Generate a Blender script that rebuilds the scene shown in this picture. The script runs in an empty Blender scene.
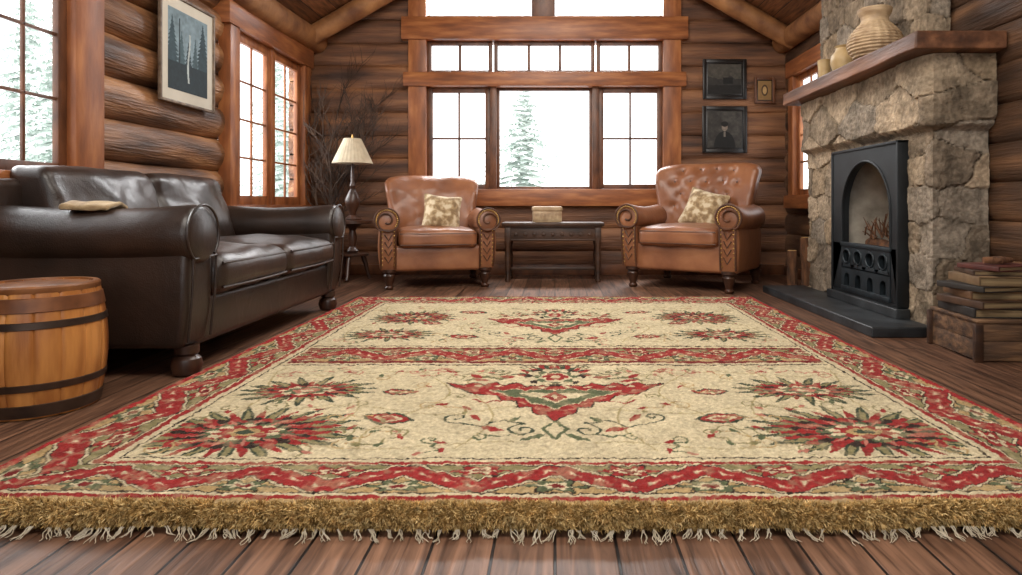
import bpy, math, random
import numpy as np
from mathutils import Vector, Matrix, noise
random.seed(7); np.random.seed(7)
scene = bpy.context.scene
COL = scene.collection
try:
    scene.view_settings.view_transform = 'Standard'
    scene.view_settings.look = 'None'
except Exception: pass

# ------------------------------------------------------------------ colours
def hx(h):
    h = h.lstrip('#'); o = []
    for i in (0, 2, 4):
        c = int(h[i:i+2], 16) / 255
        o.append(c/12.92 if c <= 0.04045 else ((c+0.055)/1.055)**2.4)
    return tuple(o)
def rgba(h): return (*hx(h), 1) if isinstance(h, str) else (*h[:3], 1)

# ------------------------------------------------------------------ materials
def mat(name, c1, c2=None, scale=4, stretch=(1,1,1), rough=.6, bump=.2, bscale=30, bdist=.01,
        metal=0, coat=0, sheen=0, c3=None, bstretch=None, emit=None, attr=False, vor=False, spec=.5, ramp=(.3,.7), detail=5):
    m = bpy.data.materials.new(name); m.use_nodes = True
    nt = m.node_tree; N = nt.nodes; L = nt.links
    b = N['Principled BSDF']
    tc = N.new('ShaderNodeTexCoord')
    mp = N.new('ShaderNodeMapping'); mp.inputs['Scale'].default_value = stretch
    L.new(tc.outputs['Object'], mp.inputs['Vector'])
    no = N.new('ShaderNodeTexNoise'); no.inputs['Scale'].default_value = scale; no.inputs['Detail'].default_value = detail
    L.new(mp.outputs[0], no.inputs['Vector'])
    if attr:
        at = N.new('ShaderNodeAttribute'); at.attribute_name = 'Col'
        mx = N.new('ShaderNodeMix'); mx.data_type = 'RGBA'; mx.blend_type = 'MULTIPLY'
        mx.inputs['Factor'].default_value = 1
        r = N.new('ShaderNodeValToRGB'); r.color_ramp.elements[0].position = ramp[0]; r.color_ramp.elements[1].position = ramp[1]
        r.color_ramp.elements[0].color = rgba(c1); r.color_ramp.elements[1].color = rgba(c2)
        L.new(no.outputs['Fac'], r.inputs[0]); L.new(at.outputs['Color'], mx.inputs[6]); L.new(r.outputs[0], mx.inputs[7])
        L.new(mx.outputs[2], b.inputs['Base Color'])
    else:
        r = N.new('ShaderNodeValToRGB'); e = r.color_ramp.elements
        e[0].position = ramp[0]; e[1].position = ramp[1]
        e[0].color = rgba(c1); e[1].color = rgba(c2 or c1)
        if c3:
            x = e.new((ramp[0]+ramp[1])/2); x.color = rgba(c3)
        L.new(no.outputs['Fac'], r.inputs[0]); L.new(r.outputs[0], b.inputs['Base Color'])
    b.inputs['Roughness'].default_value = rough; b.inputs['Metallic'].default_value = metal
    b.inputs['Coat Weight'].default_value = coat; b.inputs['Coat Roughness'].default_value = .25
    b.inputs['Sheen Weight'].default_value = sheen
    b.inputs['Specular IOR Level'].default_value = spec
    if bump:
        mp2 = N.new('ShaderNodeMapping'); mp2.inputs['Scale'].default_value = bstretch or stretch
        L.new(tc.outputs['Object'], mp2.inputs['Vector'])
        if vor:
            n2 = N.new('ShaderNodeTexVoronoi'); o = n2.outputs['Distance']
        else:
            n2 = N.new('ShaderNodeTexNoise'); n2.inputs['Detail'].default_value = 4; o = n2.outputs['Fac']
        n2.inputs['Scale'].default_value = bscale; L.new(mp2.outputs[0], n2.inputs['Vector'])
        bp = N.new('ShaderNodeBump'); bp.inputs['Strength'].default_value = bump; bp.inputs['Distance'].default_value = bdist
        L.new(o, bp.inputs['Height']); L.new(bp.outputs[0], b.inputs['Normal'])
        if vor:  # soft leather creases under the fine grain
            n3 = N.new('ShaderNodeTexNoise'); n3.inputs['Scale'].default_value = 9; n3.inputs['Detail'].default_value = 2; n3.inputs['Distortion'].default_value = 1.0
            L.new(mp2.outputs[0], n3.inputs['Vector'])
            b2 = N.new('ShaderNodeBump'); b2.inputs['Strength'].default_value = .24; b2.inputs['Distance'].default_value = .012
            L.new(n3.outputs['Fac'], b2.inputs['Height']); L.new(b2.outputs[0], bp.inputs['Normal'])
    if emit:
        b.inputs['Emission Color'].default_value = rgba(emit[0]); b.inputs['Emission Strength'].default_value = emit[1]
    return m

def plank_mat(name, c1, c2, rot, row, length, rough, dark='#1a0f0a', grain=(14,1,14), coat=0, mort=.004, spec=.5):
    m = bpy.data.materials.new(name); m.use_nodes = True
    nt = m.node_tree; N = nt.nodes; L = nt.links; b = N['Principled BSDF']
    tc = N.new('ShaderNodeTexCoord'); mp = N.new('ShaderNodeMapping'); mp.inputs['Rotation'].default_value = rot
    L.new(tc.outputs['Object'], mp.inputs['Vector'])
    br = N.new('ShaderNodeTexBrick'); L.new(mp.outputs[0], br.inputs['Vector'])
    br.offset = .37; br.offset_frequency = 2
    br.inputs['Scale'].default_value = 1; br.inputs['Brick Width'].default_value = length
    br.inputs['Row Height'].default_value = row; br.inputs['Mortar Size'].default_value = mort; br.inputs['Mortar Smooth'].default_value = .3
    br.inputs['Color1'].default_value = rgba(c1); br.inputs['Color2'].default_value = rgba(c2); br.inputs['Mortar'].default_value = rgba(dark)
    mg = N.new('ShaderNodeMapping'); mg.inputs['Scale'].default_value = grain; L.new(tc.outputs['Object'], mg.inputs['Vector'])
    no = N.new('ShaderNodeTexNoise'); no.inputs['Scale'].default_value = 3; no.inputs['Detail'].default_value = 8; no.inputs['Distortion'].default_value = .8
    L.new(mg.outputs[0], no.inputs['Vector'])
    r = N.new('ShaderNodeValToRGB'); r.color_ramp.elements[0].position = .3; r.color_ramp.elements[1].position = .70
    r.color_ramp.elements[0].color = (.25,.21,.19,1); r.color_ramp.elements[1].color = (1.5,1.45,1.4,1)
    L.new(no.outputs['Fac'], r.inputs[0])
    mx = N.new('ShaderNodeMix'); mx.data_type = 'RGBA'; mx.blend_type = 'MULTIPLY'; mx.inputs['Factor'].default_value = 1
    L.new(br.outputs['Color'], mx.inputs[6]); L.new(r.outputs[0], mx.inputs[7]); L.new(mx.outputs[2], b.inputs['Base Color'])
    b.inputs['Roughness'].default_value = rough; b.inputs['Coat Weight'].default_value = coat; b.inputs['Coat Roughness'].default_value = .3
    b.inputs['Specular IOR Level'].default_value = spec
    sb = N.new('ShaderNodeMath'); sb.operation = 'SUBTRACT'; L.new(no.outputs['Fac'], sb.inputs[0]); L.new(br.outputs['Fac'], sb.inputs[1])
    bp = N.new('ShaderNodeBump'); bp.inputs['Strength'].default_value = .4; bp.inputs['Distance'].default_value = .006
    L.new(sb.outputs[0], bp.inputs['Height']); L.new(bp.outputs[0], b.inputs['Normal'])
    return m

M = {}
M['logY'] = mat('log_wood_y', '#402818', '#b08056', 3.0, (2.5,.5,3.5), .52, .6, 9, .022, c3='#7b5334', bstretch=(6,.6,8), coat=.05)
M['logX'] = mat('log_wood_x', '#3c2518', '#966744', 2.2, (.5,3,4.5), .58, .6, 8, .02, c3='#6b462e', bstretch=(.6,6,9))
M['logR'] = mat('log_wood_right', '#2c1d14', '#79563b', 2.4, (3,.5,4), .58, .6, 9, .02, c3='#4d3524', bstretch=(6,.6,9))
M['floor'] = plank_mat('floor_planks', '#5d4232', '#80604c', (0,0,math.pi/2), .135, 1.7, .46, spec=.32)
M['ceil'] = plank_mat('ceiling_planks', '#6a4529', '#8a5c38', (0,0,math.pi/2), .16, 3, .6)
M['trim'] = mat('trim_wood', '#6f3f22', '#b07242', 3, (4,4,1), .47, .25, 12, .006, c3='#90552e', coat=.05)
M['trimH'] = mat('trim_wood_h', '#6f3f22', '#b07242', 3, (1,1,7), .47, .25, 12, .006, c3='#90552e', coat=.05)
M['trimD'] = mat('sash_wood', '#452819', '#74482c', 3, (4,4,2), .45, .2, 12, .004)
M['beam'] = mat('beam_wood', '#683f24', '#ab794b', 2.5, (2,2,2), .6, .4, 10, .01)
M['sofa'] = mat('dark_leather', '#1b1410', '#3a2920', 3, (1,1,1), .38, .3, 160, .002, vor=True, coat=.08, spec=.5)
M['leather'] = mat('tan_leather', '#694029', '#a16c48', 3, (1,1,1), .38, .35, 170, .002, vor=True, coat=.1, c3='#865538')
M['leatherD'] = mat('tan_leather_piping', '#3f2416', '#60391f', 8, (1,1,1), .45, .1)
M['brass'] = mat('aged_brass', '#9a7440', '#c9a566', 20, (1,1,1), .35, 0, metal=1)
M['darkwood'] = mat('dark_wood', '#24150e', '#4a2c1c', 5, (3,3,1), .4, .2, 20, .004, coat=.15)
M['blackwood'] = mat('dark_brown_wood', '#25170f', '#4d3220', 5, (1,3,3), .5, .3, 20, .004)
M['rug'] = mat('rug_pile', (.78,.77,.75), (1.13,1.12,1.10), 70, (1,1,1), 1, .7, 260, .007, sheen=.05, attr=True, spec=.05, ramp=(.32,.66))
M['gold'] = mat('fringe_pile', (.75,.75,.75), (1.15,1.15,1.15), 60, (1,1,1), 1, 0, attr=True, spec=.05)
M['white'] = mat('tassel_yarn', '#a3967f', '#cfc4ae', 30, (1,1,1), 1, 0, spec=.1)
M['stone'] = mat('field_stone', (.62,.60,.58), (1.15,1.12,1.1), 34, (1,1,1), .9, .9, 46, .014, attr=True, spec=.2)
M['slate'] = mat('slate', '#1b1d1f', '#383c3f', 5, (1,1,1), .45, .3, 20, .008)
M['iron'] = mat('black_iron', '#121518', '#212629', 5, (1,1,1), .5, .1, 60, .002, metal=.3)
M['ironL'] = mat('grey_iron', '#191f23', '#2f393f', 9, (1,1,1), .48, .15, 60, .002, metal=.4)
M['fbrick'] = mat('fire_brick', '#7b7469', '#bdb3a4', 6, (1,1,1), .9, .5, 30, .01)
M['mantel'] = mat('mantel_wood', '#43291b', '#8a5d3f', 2.2, (5,.7,6), .55, .4, 8, .01, c3='#65412b', bstretch=(6,.7,8))
M['bark'] = mat('bark', '#352115', '#7d5335', 6, (4,4,1), .9, .9, 14, .02)
M['twig'] = mat('twig', '#241610', '#4b3421', 9, (1,1,1), .8, 0)
M['cutwood'] = mat('cut_wood', '#8a6238', '#c09a64', 10, (1,1,1), .8, .2)
M['oak'] = mat('barrel_oak', '#7c461d', '#c68846', 3, (5,5,.7), .45, .35, 14, .006, c3='#a0642e', coat=.1)
M['oakD'] = mat('barrel_oak_dark', '#5e371d', '#966033', 5, (2,2,2), .45, .3, 14, .006, coat=.1)
M['hoop'] = mat('hoop_iron', '#2b201a', '#513f33', 9, (1,1,1), .45, .2, 40, .002, metal=.5)
M['hoopC'] = mat('hoop_bronze', '#5a3520', '#8f5b35', 9, (1,1,1), .45, .2, 40, .002, metal=.25)
M['clay'] = mat('ceramic_glaze', '#8c7154', '#c4ab88', 9, (1,1,2), .55, .4, 40, .004)
M['cream'] = mat('cream_ceramic', '#9b7f52', '#c2aa7e', 8, (1,1,1), .5, .1)
M['shade'] = mat('lamp_shade_cloth', '#b8aa90', '#d9ccb2', 12, (1,1,1), .9, .2, 90, .002)
M['pillow'] = mat('pillow_fabric', '#846c4e', '#cdbd9f', 15, (1,1,1), .95, .5, 120, .003, c3='#a8906c', ramp=(.4,.6), sheen=.1, detail=3)
M['throw'] = mat('throw_cloth', '#7d6647', '#b29a74', 20, (1,1,1), .95, .5, 150, .003, sheen=.1)
M['pages'] = mat('book_pages', '#5c4a33', '#9a835f', 5, (1,1,60), .9, .3, 20, .002, bstretch=(1,1,30))
M['paper'] = mat('picture_mat_board', '#c4bdae', '#d4cdbe', 3, (1,1,1), .9, 0)
M['print'] = mat('printed_paper', (.85,.85,.85), (1.05,1.05,1.05), 30, (1,1,1), .8, 0, attr=True)
M['frameG'] = mat('grey_frame', '#4a3a2e', '#8a7663', 6, (3,1,3), .5, .2)
M['frameB'] = mat('black_frame', '#0d0b0a', '#201a17', 6, (1,1,1), .35, .1)
M['crate'] = mat('crate_wood', '#33241a', '#7f5e40', 4, (1,4,8), .75, .6, 14, .006, c3='#573e2a')
M['snow'] = mat('snow_ground', '#d8dde0', '#eef2f4', 2, (1,1,1), .9, 0)
M['needleHaze'] = mat('hazed_fir_needles', '#c6d1c9', '#e2e8e3', 3, (1,1,1), .9, 0, spec=.05)  # fog haze is put into this pale colour of foliage and trunks
M['ember'] = mat('ember', '#a2441a', '#e58a3a', 20, (1,1,1), .9, 0, emit=('#ff7a22', .5))
BOOKC = {k: mat('book_cover_'+n, a, b, 12, (1,1,1), .6, .3, 60, .002) for k, n, a, b in
    [('r','red','#3d1a15','#5c2b21'), ('b','brown','#2f1e13','#513722'), ('t','tan','#57422c','#7d6344'),
     ('g','green','#2b3328','#434d3a'), ('k','black','#15120f','#2b2520'), ('o','ochre','#49311c','#6d4b2b')]}

# ------------------------------------------------------------------ geometry
class G:
    def __init__(s): s.v = []; s.f = []
    def add(s, v, f, T=None):
        o = len(s.v)
        if T is not None: v = [tuple(T @ Vector(p)) for p in v]
        s.v += [tuple(p) for p in v]; s.f += [tuple(i+o for i in q) for q in f]
        return s
    def rbox(s, c, h, r=.01, m=1, k=1, fn=None, T=None):
        r = min(r, min(h)*.98)
        ax = []
        for a in range(3):
            cc = h[a]-r
            pos = [cc + r*math.tan(math.radians(45)*j/k) for j in range(1, k+1)]
            l = [-p for p in reversed(pos)] + [-cc + 2*cc*j/m for j in range(m+1)] + pos
            ax.append(l)
        n = len(ax[0])-1; idx = {}; vs = []; fs = []
        def vid(i, j, l):
            key = (i, j, l)
            if key in idx: return idx[key]
            q = [ax[0][i], ax[1][j], ax[2][l]]
            cl = [max(-(h[a]-r), min(h[a]-r, q[a])) for a in range(3)]
            d = Vector([q[a]-cl[a] for a in range(3)])
            if d.length > 1e-9: d = d.normalized()*r
            p = Vector(cl)+d
            if fn: p = Vector(fn(p))
            idx[key] = len(vs); vs.append((p.x+c[0], p.y+c[1], p.z+c[2])); return idx[key]
        for a in range(n):
            for b in range(n):
                fs += [(vid(a,b,0), vid(a,b+1,0), vid(a+1,b+1,0), vid(a+1,b,0)),
                       (vid(a,b,n), vid(a+1,b,n), vid(a+1,b+1,n), vid(a,b+1,n)),
                       (vid(a,0,b), vid(a+1,0,b), vid(a+1,0,b+1), vid(a,0,b+1)),
                       (vid(a,n,b), vid(a,n,b+1), vid(a+1,n,b+1), vid(a+1,n,b)),
                       (vid(0,a,b), vid(0,a,b+1), vid(0,a+1,b+1), vid(0,a+1,b)),
                       (vid(n,a,b), vid(n,a+1,b), vid(n,a+1,b+1), vid(n,a,b+1))]
        return s.add(vs, fs, T)
    def box(s, x0, x1, y0, y1, z0, z1, r=.006, T=None):
        return s.rbox(((x0+x1)/2, (y0+y1)/2, (z0+z1)/2), (abs(x1-x0)/2, abs(y1-y0)/2, abs(z1-z0)/2), r, T=T)
    def lathe(s, prof, seg=32, T=None, rf=None):
        vs = []; fs = []
        for r, z in prof:
            for i in range(seg):
                a = 2*math.pi*i/seg
                rr = max(r, .0004)*(rf(a, z) if rf else 1)
                vs.append((rr*math.cos(a), rr*math.sin(a), z))
        for j in range(len(prof)-1):
            for i in range(seg):
                k = (i+1) % seg
                fs.append((j*seg+i, j*seg+k, (j+1)*seg+k, (j+1)*seg+i))
        fs.append(tuple(reversed(range(seg)))); fs.append(tuple(range((len(prof)-1)*seg, len(prof)*seg)))
        return s.add(vs, fs, T)
    def tube(s, pts, rad, seg=8, T=None, closed=False, jit=0):
        pts = [Vector(p) for p in pts]; n = len(pts); vs = []; fs = []
        if not hasattr(rad, '__len__'): rad = [rad]*n
        up = None
        for i, p in enumerate(pts):
            if closed: t = (pts[(i+1) % n]-pts[i-1])
            else: t = pts[min(i+1, n-1)]-pts[max(i-1, 0)]
            if t.length < 1e-9: t = Vector((0,0,1))
            t.normalize()
            if up is None:
                up = Vector((0,0,1)) if abs(t.z) < .9 else Vector((1,0,0))
            sd = t.cross(up)
            if sd.length < 1e-6: sd = t.cross(Vector((.3,.8,.1)))
            sd.normalize(); up = sd.cross(t).normalized()
            for j in range(seg):
                a = 2*math.pi*j/seg
                q = p+(sd*math.cos(a)+up*math.sin(a))*rad[i]*(1+(random.uniform(-jit, jit) if jit else 0))
                vs.append(tuple(q))
        for i in range(n if closed else n-1):
            for j in range(seg):
                k = (j+1) % seg; i2 = (i+1) % n
                fs.append((i*seg+j, i*seg+k, i2*seg+k, i2*seg+j))
        if not closed:
            fs.append(tuple(reversed(range(seg)))); fs.append(tuple(range((n-1)*seg, n*seg)))
        return s.add(vs, fs, T)

def mk(name, g, m, parent=None, loc=(0,0,0), rot=(0,0,0), smooth=True, col=None, ang=35, **props):
    me = bpy.data.meshes.new(name); me.from_pydata(g.v, [], g.f); me.materials.append(m); me.update()
    if smooth:
        me.polygons.foreach_set('use_smooth', [True]*len(me.polygons))
        try: me.set_sharp_from_angle(angle=math.radians(ang))
        except Exception: pass
    if col is not None:
        ca = me.color_attributes.new(name='Col', type='FLOAT_COLOR', domain='POINT')
        a = np.ones((len(g.v), 4), np.float32); a[:, :3] = np.asarray(col, np.float32); ca.data.foreach_set('color', a.ravel())
    ob = bpy.data.objects.new(name, me); COL.objects.link(ob); ob.location = loc; ob.rotation_euler = rot
    if parent: ob.parent = parent
    for k, v in props.items(): ob[k] = v
    return ob
def empty(name, loc, rot=(0,0,0), scale=1, **props):
    e = bpy.data.objects.new(name, None); e.empty_display_size = .1; COL.objects.link(e)
    e.location = loc; e.rotation_euler = rot; e.scale = scale if hasattr(scale, '__len__') else (scale,)*3
    for k, v in props.items(): e[k] = v
    return e
def R(axis, deg): return Matrix.Rotation(math.radians(deg), 4, axis)
def Tr(x, y, z): return Matrix.Translation((x, y, z))
def nz(x, y, z): return noise.noise(Vector((x, y, z)))

# ------------------------------------------------------------------ room shell
XL, XR, YB, YF = -2.62, 2.48, 7.0, -1.6
EAVE = 2.55; SL = math.tan(math.radians(30)); XC = (XL+XR)/2
def roof(x): return EAVE + (((x-XL) if x < XC else (XR-x)))*SL
def spw(v, p): return math.copysign(abs(v)**p, v)
def log_wall(axis, plane, sgn, a0, a1, z1, rd, sp, openings, gable=False, seed=0, pw=1.0, back=1.0):
    g = G(); n = int(math.ceil(z1/sp))
    for i in range(n):
        z = sp*(i+.5); lo, hi = a0, a1
        if gable and z > EAVE-.1:
            d = (z-EAVE+.02)/SL; lo, hi = a0+max(0, d), a1-max(0, d)
            if hi-lo < .1: continue
        segs = [(lo, hi)]
        for (b0, b1, c0, c1) in openings:
            if c0 < z < c1:
                ns = []
                for s0, s1 in segs:
                    if b0 > s0: ns.append((s0, min(s1, b0)))
                    if b1 < s1: ns.append((max(s0, b1), s1))
                segs = [q for q in ns if q[1]-q[0] > .03]
        for s0, s1 in segs:
            m = max(2, int((s1-s0)/.10)); vs = []; fs = []; sg = 22
            for j in range(m+1):
                a = s0+(s1-s0)*j/m
                for k in range(sg):
                    t = 2*math.pi*k/sg; ct = math.cos(t)
                    rr = 1+.10*nz(a*1.3, i*3.1+seed, t*.6)+.07*nz(a*5, i*7.7+seed, math.cos(t)*2)
                    u = plane+sgn*(-rd)+sgn*spw(ct, pw)*rd*min(rr, 1.06)*(1 if ct > 0 else back); w = z+spw(math.sin(t), (pw+1)/2)*sp*.53*(1+(rr-1)*.6)
                    vs.append((a, u, w) if axis == 'x' else (u, a, w))
            for j in range(m):
                for k in range(sg):
                    k2 = (k+1) % sg; fs.append((j*sg+k, j*sg+k2, (j+1)*sg+k2, (j+1)*sg+k))
            fs.append(tuple(range(sg))); fs.append(tuple(range(m*sg, (m+1)*sg)))
            g.add(vs, fs)
    return g
WA = (2.05, 3.52, .88, 2.42)
WB = (5.28, 6.72, .72, 2.22)
WC = (6.0, 6.68, .82, 2.1)
WD = (-1.42, 1.2, .84, 3.42)
WF = (-1.9, 1.8, .7, 2.6)
grow = lambda w, d: (w[0]-d, w[1]+d, w[2], w[3])
mk('wall_left', log_wall('y', XL, 1, YF, YB+.1, EAVE, .14, .255, [grow(WA, .11), grow(WB, .06)], seed=1, pw=.85, back=.15), M['logY'], kind='structure')
mk('wall_right', log_wall('y', XR, -1, YF, YB+.1, EAVE, .07, .22, [grow(WC, .05)], seed=2, pw=.6, back=.3), M['logR'], kind='structure')
mk('wall_back', log_wall('x', YB, -1, XL-.1, XR+.1, 4.1, .075, .25, [WD], gable=True, seed=3, pw=.55), M['logX'], kind='structure')
mk('added_wall_front', log_wall('x', YF, 1, XL-.1, XR+.1, 4.1, .075, .25, [WF], gable=True, seed=5, pw=.55), M['logX'], kind='structure')  # unseen wall behind the camera, added to cut the frontal fill light
g = G(); g.box(XL-.3, XR+.3, YF-.1, YB+.2, -.12, 0, .002); mk('floor', g, M['floor'], kind='structure')
g = G()
for sx in (-1, 1):
    x0 = XL-.25 if sx < 0 else XR+.25
    ze = EAVE-.25*SL; zr = roof(XC)
    v = [(x0, YF, ze), (XC, YF, zr), (XC, YB+.2, zr), (x0, YB+.2, ze), (x0, YF, ze+.1), (XC, YF, zr+.1), (XC, YB+.2, zr+.1), (x0, YB+.2, ze+.1)]
    g.add(v, [(0,1,2,3), (4,7,6,5), (0,4,5,1), (1,5,6,2), (2,6,7,3), (3,7,4,0)])
mk('ceiling', g, M['ceil'], smooth=False, kind='structure')
g = G()
for y in (6.72, 4.9, 3.1, 1.3):
    for sx in (-1, 1):
        xa = XL if sx < 0 else XR
        pts = [(xa+(XC-xa)*t, y, roof(xa+(XC-xa)*t)-.11) for t in np.linspace(0.0, 1, 9)]
        g.tube(pts, [.095+.008*math.sin(7*i) for i in range(9)], 14)
mk('trim_1', g, M['beam'], kind='structure')
g = G()
g.tube([(XL+.06, y, EAVE-.06+.01*math.sin(y*3)) for y in np.linspace(YF, YB-.02, 18)], .12, 16)
g.tube([(XR-.04, y, EAVE-.06) for y in np.linspace(YF, YB-.02, 18)], .11, 16)
mk('trim_2', g, M['beam'], kind='structure')
g = G(); g.box(XL+.02, XR-.02, YB-.03, YB+.02, 0, .11); mk('baseboard_back', g, M['trimD'], kind='structure')
g = G(); g.box(XL-.02, XL+.03, YF, YB, 0, .1); mk('baseboard_left', g, M['trimD'], kind='structure')
g = G(); g.box(XR-.02, XR+.02, YF, 3.6, 0, .1); g.box(XR-.02, XR+.02, 5.72, YB, 0, .1); mk('baseboard_right', g, M['trimD'], kind='structure')

# windows -------------------------------------------------------------
def sash(gb, bx, a0, a1, z0, z1, cols, rows, fw=.055, mw=.018, d0=.03, d1=.09):
    bx(gb, a0, a0+fw, z0, z1, d0, d1); bx(gb, a1-fw, a1, z0, z1, d0, d1)
    bx(gb, a0+fw, a1-fw, z0, z0+fw, d0, d1); bx(gb, a0+fw, a1-fw, z1-fw, z1, d0, d1)
    mi = (d1-d0)*.25
    for i in range(1, cols):
        a = a0+fw+(a1-a0-2*fw)*i/cols; bx(gb, a-mw/2, a+mw/2, z0+fw, z1-fw, d0+mi, d1-mi)
    for i in range(1, rows):
        z = z0+fw+(z1-z0-2*fw)*i/rows; bx(gb, a0+fw, a1-fw, z-mw/2, z+mw/2, d0+mi, d1-mi)
def bxL(g, a0, a1, z0, z1, d0, d1): g.box(XL-d1, XL-d0, a0, a1, z0, z1, .004)
def bxR(g, a0, a1, z0, z1, d0, d1): g.box(XR+d0, XR+d1, a0, a1, z0, z1, .004)
def bxB(g, a0, a1, z0, z1, d0, d1): g.box(a0, a1, YB+d0, YB+d1, z0, z1, .004)
def casing(bx, name, a0, a1, z0, z1, w, proud, dp, sill=.0):
    root = empty(name, (0,0,0), kind='structure')
    g = G()
    bx(g, a0-w+.03, a0+.03, z0-.0, z1, -proud, .05); bx(g, a1-.03, a1+w-.03, z0, z1, -proud, .05)
    mk('casing_side', g, M['trim'], root)
    g = G()
    bx(g, a0-w-.01, a1+w+.01, z1-.03, z1+w, -proud-.015, dp); bx(g, a0-w-.02, a1+w+.02, z0-w*.8, z0+.03, -proud-.03-sill, dp)
    mk('casing_head_and_sill', g, M['trimH'], root)
    return root
r = casing(bxL, 'window_1', *WA, .22, .05, .14, .03)
g = G(); sash(g, bxL, WA[0]+.03, 2.74, WA[2]+.03, WA[3]-.03, 2, 3, .06, d0=.0, d1=.04); sash(g, bxL, 2.74, WA[1]-.03, WA[2]+.03, WA[3]-.03, 3, 4, .06, .018, d0=.0, d1=.035); mk('sash', g, M['trimD'], r)
r = casing(bxL, 'window_2', *WB, .16, .05, .14, .02)
g = G(); mid = (WB[0]+WB[1])/2
sash(g, bxL, WB[0]+.03, mid-.01, WB[2]+.03, WB[3]-.03, 2, 4, .08, .018, d0=0, d1=.04); sash(g, bxL, mid+.01, WB[1]-.03, WB[2]+.03, WB[3]-.03, 2, 4, .08, .018, d0=0, d1=.04)
bxL(g, mid-.03, mid+.03, WB[2], WB[3], -.02, .04)
mk('sash', g, M['trim'], r)
r = casing(bxR, 'window_3', *WC, .13, .05, .1)
g = G(); sash(g, bxR, WC[0]+.03, WC[1]-.03, WC[2]+.03, WC[3]-.03, 2, 4, .06, .02, d0=0, d1=.04); mk('sash', g, M['trim'], r)
r = empty('window_4', (0,0,0), kind='structure')
g = G()
for a0, a1 in ((-1.57,-1.38), (1.16,1.35)): bxB(g, a0, a1, .75, 3.6, -.05, .2)
mk('casing_side', g, M['trim'], r)
g = G()
bxB(g, -1.62, 1.4, .74, .92, -.09, .2)
bxB(g, -1.62, 1.4, 2.02, 2.17, -.08, .2)
bxB(g, -1.64, 1.42, 2.52, 2.76, -.08, .2)
bxB(g, -1.5, 1.3, 3.4, 3.6, -.05, .2)
mk('casing_rail', g, M['trimH'], r)
g = G()
for a0, a1 in ((-.70,-.63), (.40,.47)):
    bxB(g, a0, a1, .92, 2.02, -.02, .14)
bxB(g, -.25, .0, 2.76, 3.4, -.04, .14)
mk('mullion', g, M['trimD'], r)
g = G()
sash(g, bxB, -1.38, -.70, .92, 2.02, 2, 2, .055, .022); sash(g, bxB, .47, 1.16, .92, 2.02, 2, 2, .055, .022)
sash(g, bxB, -.63, .40, .92, 2.02, 1, 1, .03, .02, .05, .09)
sash(g, bxB, -1.38, -.68, 2.17, 2.52, 2, 1, .04, .03); sash(g, bxB, -.66, .43, 2.17, 2.52, 3, 1, .04, .03); sash(g, bxB, .45, 1.16, 2.17, 2.52, 2, 1, .04, .03)
bxB(g, -1.38, -.25, 2.76, 2.80, .03, .09); bxB(g, .0, 1.16, 2.76, 2.80, .03, .09)
mk('sash', g, M['trimD'], r)
r = empty('added_window_front', (0,0,0), kind='structure')  # unseen made-up window, lets part of the front fill back in
g = G()
for z0, z1 in ((.62,.78), (2.5,2.68)): g.box(WF[0]-.12, WF[1]+.12, YF-.16, YF+.05, z0, z1)
for x0, x1 in ((WF[0]-.12, WF[0]+.06), (-.08,.04), (WF[1]-.06, WF[1]+.12)): g.box(x0, x1, YF-.16, YF+.04, .7, 2.6)
mk('frame', g, M['trim'], r)

# ------------------------------------------------------------------ outside
g = G(); g.box(-40, 40, 7.4, 60, -1.2, -1.0, .01); g.box(-40, -3.2, -10, 7.4, -1.2, -1.0, .01); g.box(3.2, 40, -10, 7.4, -1.2, -1.0, .01)
mk('ground', g, M['snow'], kind='structure')
def tree_mesh():
    v = []; f = []; rng = random.Random(3)
    for lv in range(40):
        t = lv/39; z = .6+6.6*t; rad = (1-t)**.85*1.75+.06
        for b in range(11):
            a = rng.uniform(0, 2*math.pi); rr = rad*rng.uniform(.45, 1.2); n = 6
            for q in range(n):
                s0 = rr*q/n
                for side in (-1, 1):
                    w = .17*(1-q/n)+.05
                    d0 = Vector((math.cos(a), math.sin(a), 0)); pr = Vector((-d0.y, d0.x, 0))*side
                    p0 = d0*s0+Vector((0,0,z-.32*s0)); p1 = d0*(s0+rr/n*1.2)+Vector((0,0,z-.32*(s0+rr/n)-.03))
                    p2 = d0*(s0+rr/n*1.2)+pr*w+Vector((0,0,z-.32*s0-.12+rng.uniform(-.05,.05)))
                    o = len(v); v += [tuple(p0), tuple(p1), tuple(p2)]; f.append((o, o+1, o+2))
    g = G(); g.v = v; g.f = f; return g
tg = tree_mesh(); tme = None
for i, (x, y, s) in enumerate([(-.70, 14.5, (1.0,1.0,.62)), (-14.5, 19.0, 1.1), (-8.6, 20.0, .95), (-19.5, 24.0, 1.4), (-6.4, 15.4, .66), (-20.5, 27.5, 1.2)]):
    root = empty('evergreen_tree' if i == 0 else 'evergreen_tree.%03d' % i, (x, y, -1.0), (0,0,i*1.3), s, label='tall conifer outside the window, mist put into its pale green colour', category='tree', group='conifers outside the cabin')
    if tme is None:
        ob = mk('foliage', tg, M['needleHaze'], root, smooth=False); tme = ob.data
        g2 = G(); g2.tube([(0,0,0), (0,0,3.5), (0,0,7.2)], [.14,.09,.02], 8); t2 = mk('trunk', g2, M['needleHaze'], root).data
    else:
        for nm, me in (('foliage', tme), ('trunk', t2)):
            o = bpy.data.objects.new(nm, me); COL.objects.link(o); o.parent = root

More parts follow.
